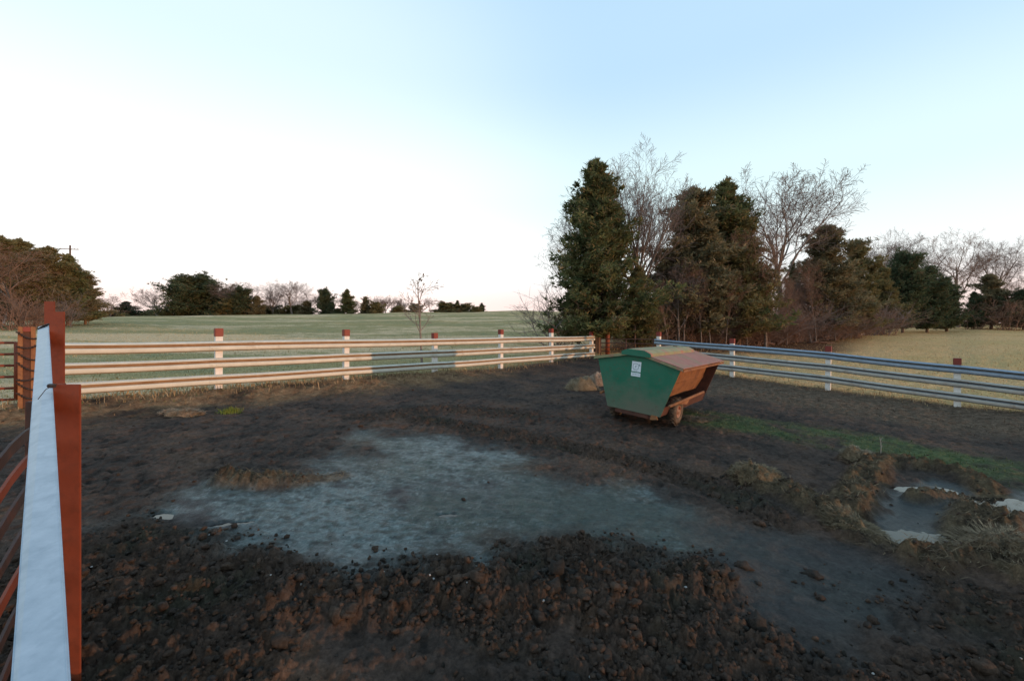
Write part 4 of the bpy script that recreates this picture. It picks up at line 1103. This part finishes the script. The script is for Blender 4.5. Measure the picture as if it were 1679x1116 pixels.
for k in range(34):
    px = 1075 + 385 * ((k * 0.618) % 1.0); y = 28 + (k * 0.37 % 1.0) * 4 + max(0, px - 1180) / 24
    p = at(px, 500, y); o = mobj('leafless_shrub', SH[k % 3]); s_ = 0.75 + 0.6 * ((k * 0.41) % 1)
    o.location = (p.x, p.y, gz(p.x, p.y)); o.rotation_euler = (0, 0, k * 1.1); o.scale = (s_ * 1.3, s_ * 1.3, s_)
    tag(o, 'leafless reddish-brown shrub in the undergrowth at the foot of the right grove', 'shrub', 'leafless shrubs under the right grove')
for k, (px, y, sc_, lab) in enumerate([(918, 27.5, 1.5, 'grey twiggy bush low at the left foot of the tall dark cedar'), (20, 41, 1.6, 'leafless bush under the left-hand grove near the photo edge'),
                                       (60, 43, 1.4, 'leafless bush under the middle of the left-hand grove'), (102, 46, 1.3, 'leafless bush under the right part of the left-hand grove'),
                                       (1600, 52, 1.5, 'leafless bush at the foot of the ragged thin cedar'), (1650, 50, 1.6, 'leafless bush between the two cedars at the right edge')]):
    p = at(px, 500, y); o = mobj('leafless_shrub', SH[(k + 2) % 3]); o.location = (p.x, p.y, gz(p.x, p.y)); o.rotation_euler = (0, 0, k * 2.0); o.scale = (sc_ * 1.2, sc_ * 1.2, sc_)
    tag(o, lab, 'shrub')

# fallen limbs and pale debris at the grove's edge
def limb(px, py, y, L, r, az, mat, lab, forks, name='fallen_branch', lift=0.05):
    p = at(px, py, y); rnd = random.Random(int(px)); mb = MB(); z0 = gz(p.x, p.y)
    d = Vector((math.cos(az), math.sin(az), lift)).normalized(); pts = [Vector((0, 0, r))]
    for s in range(4): d = (d + Vector((rnd.gauss(0, .15), rnd.gauss(0, .15), rnd.gauss(0, .1)))).normalized(); pts.append(pts[-1] + d * L / 4)
    mb.tube(pts, [r, r * .85, r * .7, r * .5, r * .3], 7)
    for k in range(forks):
        q = pts[1 + k % 3]; e = (d + Vector((rnd.gauss(0, .6), rnd.gauss(0, .6), abs(rnd.gauss(.35, .3))))).normalized()
        mb.tube([q, q + e * L * .2, q + e * L * .36 + Vector((0, 0, .05))], [r * .5, r * .35, r * .2], 5)
    o = mb.build(name, mat, None, True); o.location = (p.x, p.y, z0); tag(o, lab, 'branch'); return o
limb(1425, 545, 44, 3.2, 0.11, 0.5, M['deadwood'], 'pale forked dead limb standing up at the edge of the pasture', 4, lift=0.55)
limb(1395, 548, 42, 3.6, 0.10, 0.2, M['deadwood'], 'pale fallen limb lying left of the upright forked dead limb', 4)
limb(1418, 550, 41, 3.0, 0.10, 2.9, M['deadwood'], 'low heap-end limb in front of the upright forked dead limb', 5)
limb(1270, 556, 31, 3.0, 0.10, 2.6, M['wood'], 'dark fallen log leaning at the grove edge', 3, lift=0.15)
limb(1325, 556, 33, 3.0, 0.07, 0.1, M['wood'], 'thin dark fallen branch on the leaf litter', 3)
limb(1215, 553, 29, 2.6, 0.06, 0.6, M['wood'], 'thin branch lying behind the middle post of the right fence', 3, lift=0.2)
limb(6, 505, 43, 2.4, 0.16, 2.2, M['deadwood'], 'pale curved limb under the cedar at the left edge', 1, lift=0.9)

# utility poles
for (px, y, tp, lab, arm) in [(115, 78, 402, 'wooden utility pole with crossarm rising behind the left-hand grove', 3.4), (283, 150, 464, 'distant thin utility pole beside the big dark cedar pair', 2.2)]:
    p = at(px, 500, y); z0 = float(base_h(p.x, p.y)); zt = EYE - (tp - HZ) / F * y
    r_ = empty('utility_pole', (p.x, p.y, z0)); tag(r_, lab, 'utility pole')
    mb = MB(); mb.tube([(0, 0, -0.5), (0, 0, (zt - z0) * .5), (0, 0, zt - z0)], [0.19, 0.165, 0.13], 10); mb.build('pole', M['wood'], r_, True)
    mb = MB(); mb.box((0, -0.16, zt - z0 - 0.75), (arm, 0.11, 0.13), Matrix.Rotation(R(2), 3, 'Y')); mb.build('crossarm', M['wood'], r_)
    for s in (-0.46, 0.46, 0.28):
        mb = MB(); mb.lathe([(0.0, 0.0), (0.04, 0.0), (0.065, 0.06), (0.04, 0.10), (0.055, 0.14), (0.0, 0.18)], (s * arm, -0.16, zt - z0 - 0.67), 'z', 10); mb.build('insulator', M['stone'], r_)

# ------------------------------------------------------------------ clods, straw, grass
def icos():
    bm = bmesh.new(); bmesh.ops.create_icosphere(bm, subdivisions=2, radius=1.0)
    V = np.array([v_.co[:] for v_ in bm.verts]); Fc = np.array([[v_.index for v_ in f.verts] for f in bm.faces]); bm.free(); return V, Fc
IV, IF = icos()
def clod_shapes(n):
    out_ = []
    for k in range(n):
        rs = np.random.default_rng(200 + k); d = np.ones(len(IV))
        for q in range(10):
            ax = rs.normal(0, 1, 3); ax /= np.linalg.norm(ax); d += rs.uniform(-0.20, 0.16) * np.clip((IV @ ax - rs.uniform(0.0, 0.6)) * 2.5, 0, 1)
        d += rs.normal(0, 0.13, len(IV)); out_.append(IV * d[:, None] * rs.uniform(0.75, 1.3, 3))
    return out_
CS = clod_shapes(10)
def scatter_clods(P, S, colr, name, mat, label, cat, shapes=CS, flat=0.75, sink=0.25):
    Vs, Fs, Cs = [], [], []; n = len(IV)
    z = ground_h(P[:, 0], P[:, 1])
    for i in range(len(P)):
        a = rng.uniform(0, 6.28); c, s_ = math.cos(a), math.sin(a); v_ = shapes[i % len(shapes)] * S[i] * np.array([1.0, rng.uniform(.7, 1.1), flat * rng.uniform(.7, 1.1)])
        v_ = v_ @ np.array([[c, s_, 0], [-s_, c, 0], [0, 0, 1]]); Vs.append(v_ + np.array([P[i, 0], P[i, 1], z[i] + S[i] * (flat - sink) * 0.6])); Fs.append(IF + i * n); Cs.append(np.tile(colr[i], (n, 1)))
    me_ = np_mesh(name, np.vstack(Vs), np.vstack(Fs), mat, True, np.vstack(Cs)); o = mobj(name, me_); tag(o, label, cat, kind='stuff'); return o
def sample(n, test, rmin=2.4, rmax=13, seed=1, power=1.0):
    rs = np.random.default_rng(seed); r_ = rmin * (rmax / rmin) ** (rs.random(n) ** power); t = rs.uniform(R(-54), R(54), n)
    x = r_ * np.sin(t); y = r_ * np.cos(t); k = rs.random(n) < test(x, y); return np.stack([x[k], y[k]], -1)
def clod_test(x, y):
    m = masks(x, y); return np.clip(m['clod'] * 1.0 + 0.30 * m['straw'] + 0.018 * m['pen'] * (1 - m['wet']) * (1 - m['trk']) + 0.003, 0, 1) * np.clip(m['pen'], 0, 1)
CP = sample(24000, clod_test, 2.5, 14, 5)[:4000]
cs_ = 0.008 + 0.032 * rng.random(len(CP)) ** 3.0
nn = fbm(CP[:, 0] * 1.6, CP[:, 1] * 1.6, 3, 102) + rng.normal(0, 0.25, len(CP))
k3 = np.clip(0.5 + nn, 0, 1)[:, None]
cc_ = np.array([.038, .031, .026]) * (1 - k3) + np.array([.066, .043, .030]) * k3
scatter_clods(CP, cs_, cc_, 'mud_clods', M['clod'], 'loose dark and reddish clods of churned mud across the pen', 'mud clods')
_bm = bmesh.new(); bmesh.ops.create_icosphere(_bm, subdivisions=1, radius=1.0)
JV = np.array([v_.co[:] for v_ in _bm.verts]); JF = np.array([[v_.index for v_ in f.verts] for f in _bm.faces]); _bm.free()
KP = sample(40000, lambda x, y: np.clip(clod_test(x, y) * 1.1, 0, 1), 2.5, 12, 51)[:6500]; NK = len(KP)
ks = 0.006 + 0.019 * rng.random(NK) ** 2.0
kz = ground_h(KP[:, 0], KP[:, 1])
KV = JV[None] * (ks[:, None] * (1 + rng.normal(0, 0.28, (NK, len(JV)))))[:, :, None] * rng.uniform(0.65, 1.35, (NK, 1, 3))
ka = rng.uniform(0, 6.28, NK); kx = KV[:, :, 0] * np.cos(ka)[:, None] - KV[:, :, 1] * np.sin(ka)[:, None]; ky = KV[:, :, 0] * np.sin(ka)[:, None] + KV[:, :, 1] * np.cos(ka)[:, None]
KV = np.stack([kx + KP[:, 0:1], ky + KP[:, 1:2], KV[:, :, 2] + (kz + ks * 0.35)[:, None]], -1).reshape(-1, 3)
KF = (JF[None] + (np.arange(NK) * len(JV))[:, None, None]).reshape(-1, 3)
kk = np.clip(0.5 + fbm(KP[:, 0] * 1.6, KP[:, 1] * 1.6, 3, 102) + rng.normal(0, 0.35, NK), 0, 1)[:, None]
kc = np.array([.032, .029, .024]) * (1 - kk) + np.array([.090, .058, .040]) * kk
tag(mobj('mud_crumbs', np_mesh('mud_crumbs', KV, KF, M['clod'], False, np.repeat(kc, len(JV), 0))), 'fine crumbs of broken mud strewn between the clods', 'mud crumbs', kind='stuff')
LP_ = sample(3000, lambda x, y: masks(x, y)['ridge'] * 0.6 + masks(x, y)['clod'] * 0.25, 2.6, 9, 77)[:170]
ls = 0.035 + 0.045 * rng.random(len(LP_)) ** 2
LS = []
for q in CS[:6]:
    d_ = 1 + 0.22 * np.sin(q[:, :1] * 5.1 + 1) * np.sin(q[:, 1:2] * 4.3) + 0.12 * np.sin(q[:, 2:3] * 9 + q[:, :1] * 6); LS.append(q * d_)
lk = np.clip(0.4 + fbm(LP_[:, 0] * 1.6, LP_[:, 1] * 1.6, 3, 102) + rng.normal(0, 0.25, len(LP_)), 0, 1)[:, None]
scatter_clods(LP_, ls, np.array([.036, .031, .026]) * (1 - lk) + np.array([.078, .052, .036]) * lk, 'mud_lumps', M['clod'], 'large broken lumps of turned mud along the churned foreground ridge', 'mud lumps', LS, 0.7, 0.55)
# a few pale stone chips
SP = sample(600, lambda x, y: clod_test(x, y) * 0.5, 3, 8, 9)[:26]
scatter_clods(SP, np.full(len(SP), 0.011) * rng.uniform(.6, 1.3, len(SP)), np.tile(np.array([[.5, .48, .45]]), (len(SP), 1)), 'stone_chips', M['clod'], 'tiny pale stone chips lying on the churned mud', 'stone chips', sink=-0.3)

def blades(P, hmin, hmax, wd, colA, colB, name, label, cat, lean=0.5, seed=0, kind='stuff', flatten=0.0, parent=None, zs=None, origin=None):
    rs = np.random.default_rng(seed); N = len(P); z = ground_h(P[:, 0], P[:, 1]) if zs is None else zs
    az = rs.uniform(0, 6.283, N); ln = rs.uniform(hmin, hmax, N); tilt = np.clip(np.abs(rs.normal(0, lean, N)) + flatten, 0, 1.5)
    d = np.stack([np.cos(az) * np.sin(tilt), np.sin(az) * np.sin(tilt), np.cos(tilt)], -1)
    a2 = az + rs.normal(0, .5, N); t2 = np.clip(tilt + rs.uniform(0.1, 0.6, N), 0, 1.62)
    d2 = np.stack([np.cos(a2) * np.sin(t2), np.sin(a2) * np.sin(t2), np.cos(t2)], -1)
    sd_ = np.stack([-np.sin(az + rs.normal(0, 1, N)), np.cos(az), np.zeros(N)], -1) * (wd * rs.uniform(.6, 1.4, N))[:, None]
    b_ = np.stack([P[:, 0], P[:, 1], z - 0.004 + 0.015 * (flatten > 0.5)], -1)
    mid = b_ + d * (ln * .55)[:, None]; tip = mid + d2 * (ln * .45)[:, None]
    V = np.stack([b_ - sd_, b_ + sd_, mid + sd_ * .8, mid - sd_ * .8, tip], 1).reshape(-1, 3)
    i0 = np.arange(N) * 5
    tri = np.concatenate([np.stack([i0, i0 + 1, i0 + 2], -1), np.stack([i0, i0 + 2, i0 + 3], -1), np.stack([i0 + 3, i0 + 2, i0 + 4], -1)])
    k = rs.random(N)[:, None]; c = np.array(colA)[None] * (1 - k) + np.array(colB)[None] * k
    if origin is not None: V = V - np.array(origin)
    me_ = np_mesh(name, V, tri, M['blade'], False, np.repeat(c, 5, 0)); o = mobj(name, me_, parent)
    if kind: tag(o, label, cat, kind=kind)
    return o

def tst(key, f=1.0):
    return lambda x, y: np.clip(masks(x, y)[key] * f, 0, 1)
SPt = sample(90000, tst('straw', 1.0), 3.0, 10, 21)[:15000]
blades(SPt, 0.04, 0.15, 0.0028, (.07, .050, .032), (.22, .16, .095), 'straw_litter', 'matted straw and hay strands lying on the dung banks round the puddle', 'straw', 0.35, 3, flatten=0.95)
GPt = sample(90000, tst('green', 0.8), 5.0, 20, 22)[:16000]
blades(GPt, 0.02, 0.07, 0.005, (.048, .072, .024), (.125, .130, .055), 'short_grass', 'short green grass growing on the strip before the right fence', 'grass', 0.5, 4)
TPt = sample(90000, tst('thatch', 0.6), 6.0, 24, 23)[:16000]
blades(TPt, 0.03, 0.12, 0.005, (.075, .050, .034), (.19, .14, .095), 'trampled_thatch', 'trampled brown grass between the green strip and the right fence', 'grass', 0.4, 5, flatten=0.6)
def fl_test(x, y):
    u = (x + y) / Q2; v = (x - y) / Q2
    a = np.exp(-((v - V_BACK) / 0.55) ** 2) * (u < 20.5); b_ = np.exp(-((u - U_RIGHT) / 0.4) ** 2) * (v > V_BACK)
    return np.clip(0.9 * a + 0.8 * b_, 0, 1) * (0.5 + 0.5 * (fbm(x * 0.8, y * 0.8, 2, 7) > -0.1))
FPt = sample(160000, fl_test, 8, 32, 24)[:22000]
blades(FPt, 0.05, 0.20, 0.006, (.20, .14, .075), (.40, .28, .155), 'fence_line_grass', 'rough dry grass along the foot of both fences', 'grass', 0.5, 6)
FG = FPt[::4] + rng.normal(0, 0.2, FPt[::4].shape)
blades(FG, 0.03, 0.12, 0.006, (.06, .085, .03), (.12, .13, .05), 'fence_line_grass', 'green grass sprouting along the foot of both fences', 'grass', 0.5, 16)
def field_test(x, y):
    m = masks(x, y); return (1 - m['pen']) * 0.9
DPt = sample(150000, field_test, 10, 75, 25)[:62000]
sep_r = ((DPt[:, 0] + DPt[:, 1]) / Q2 > 19.5) & ((DPt[:, 0] - DPt[:, 1]) / Q2 > -18)
blades(DPt[~sep_r], 0.05, 0.16, 0.010, (.30, .275, .14), (.50, .38, .22), 'pasture_grass', 'short green and tan winter grass of the field behind the back fence', 'grass', 0.5, 7, flatten=0.2)
blades(DPt[sep_r], 0.05, 0.14, 0.010, (.46, .30, .145), (.62, .41, .22), 'pasture_grass', 'tan dormant grass of the field behind the right fence', 'grass', 0.5, 8, flatten=0.25)

# hay heaps, tufts
def heap(px, py, rx, ry, h, label, seed, cA, cB, nst, name='hay_pile', cat='hay', bl=(0.03, 0.12), core=None):
    gx, gy = G(px, py); z0 = gz(gx, gy); rs = np.random.default_rng(seed)
    nr, na = 14, 40; V = []; 
    for i in range(nr + 1):
        for j in range(na):
            r_ = i / nr; a = 2 * np.pi * j / na
            x = gx + rx * r_ * np.cos(a) * (1 + .15 * math.sin(3 * a + seed)); y = gy + ry * r_ * np.sin(a) * (1 + .15 * math.cos(2 * a + seed)); V.append((x, y, r_))
    V = np.array(V); hh = h * np.maximum(1 - V[:, 2] ** 2, 0) ** 0.6 * (0.80 + 0.45 * fbm(V[:, 0] * 3.5 + seed, V[:, 1] * 3.5, 3, seed)) + 0.02 * fbm(V[:, 0] * 20, V[:, 1] * 20, 2, seed)
    gzz = ground_h(V[:, 0], V[:, 1]); Z = gzz + np.maximum(hh, 0) - 0.02 * (V[:, 2] > 0.97)
    i, j = np.meshgrid(np.arange(nr), np.arange(na), indexing='ij'); j2 = (j + 1) % na
    Fc = np.stack([i * na + j, (i + 1) * na + j, (i + 1) * na + j2, i * na + j2], -1).reshape(-1, 4)
    k = np.clip(.5 + fbm(V[:, 0] * 9, V[:, 1] * 9, 3, seed + 4), 0, 1)[:, None]; c = np.array(cA) * (1 - k) + np.array(cB) * k
    root = empty(name, (gx, gy, z0)); tag(root, label, cat)
    me_ = np_mesh(name, np.stack([V[:, 0] - gx, V[:, 1] - gy, Z - z0], -1), Fc, M['clod'], True, c * 0.8); mobj('mound', me_, root)
    a = rs.uniform(0, 6.283, nst); r_ = np.sqrt(rs.random(nst)) * 1.08; P = np.stack([gx + rx * r_ * np.cos(a), gy + ry * r_ * np.sin(a)], -1)
    zz = ground_h(P[:, 0], P[:, 1]) + np.maximum(h * np.maximum(1 - r_ ** 2, 0) ** 0.6 * (0.80 + 0.45 * fbm(P[:, 0] * 3.5 + seed, P[:, 1] * 3.5, 3, seed)), 0)
    o = blades(P, bl[0], bl[1], 0.004, cA, cB, 'strands', None, None, 0.3, seed, None, .95, root, zz, (gx, gy, z0)); o['kind'] = 'stuff'
    return root
HAYA, HAYB = (.16, .125, .08), (.36, .28, .18)
heap(955, 638, 0.55, 0.38, 0.48, 'heap of loose tan hay left of the green feeder', 61, HAYA, HAYB, 2600)
heap(980, 632, 0.34, 0.30, 0.52, 'pinkish hay lump touching the left side of the green feeder', 62, (.26, .19, .13), (.42, .32, .24), 1400)
heap(298, 680, 0.42, 0.22, 0.13, 'low pale straw clump on the mud near the left part of the back fence', 63, (.22, .15, .09), (.40, .29, .19), 1200, 'straw_clump', 'straw')
heap(1403, 760, 0.20, 0.15, 0.16, 'small round tuft of pale hay behind the puddle banks', 64, HAYA, HAYB, 900, 'hay_tuft')
heap(1240, 795, 0.34, 0.22, 0.16, 'tan hay tuft at the left end of the straw bank', 65, (.12, .088, .052), (.28, .21, .125), 1400, 'hay_tuft')
heap(1400, 868, 0.30, 0.24, 0.20, 'shaggy hay mound at the left lip of the largest puddle', 66, (.09, .065, .04), (.24, .18, .105), 1500, 'hay_tuft')
heap(1140, 690, 0.35, 0.25, 0.08, 'flattened hay scraps under the feeder wheel', 67, (.10, .075, .05), (.22, .17, .115), 700, 'hay_scraps')
heap(1640, 905, 0.5, 0.38, 0.12, 'spread of loose straw right of the largest puddle', 68, (.10, .07, .045), (.27, .20, .12), 2200, 'straw_spread', 'straw')
gx, gy = G(377, 677); rs_ = np.random.default_rng(5); P = np.stack([gx + rs_.normal(0, .10, 500), gy + rs_.normal(0, .09, 500)], -1)
o = blades(P, .06, .16, .005, (.10, .13, .02), (.20, .22, .05), 'grass_tuft', None, None, .5, 9, None, 0, None, None, (gx, gy, gz(gx, gy))); o.location = (gx, gy, gz(gx, gy))
tag(o, 'single bright green grass tuft right of the low straw clump', 'grass tuft')
# tall weed stalk on the dung bank
gx, gy = G(1444, 755); mb = MB(); mb.tube([(0, 0, -.02), (0.01, 0, .16), (-0.01, .01, .34)], [.008, .006, .004], 5)
for s in (.12, .2, .27): mb.tube([(0, 0, s), (.05, .02, s + .06)], [.004, .003], 4)
o = mb.build('weed_stalk', M['deadwood']); o.location = (gx, gy, gz(gx, gy) + .05); tag(o, 'single dry weed stalk sticking up behind the puddle banks', 'weed')
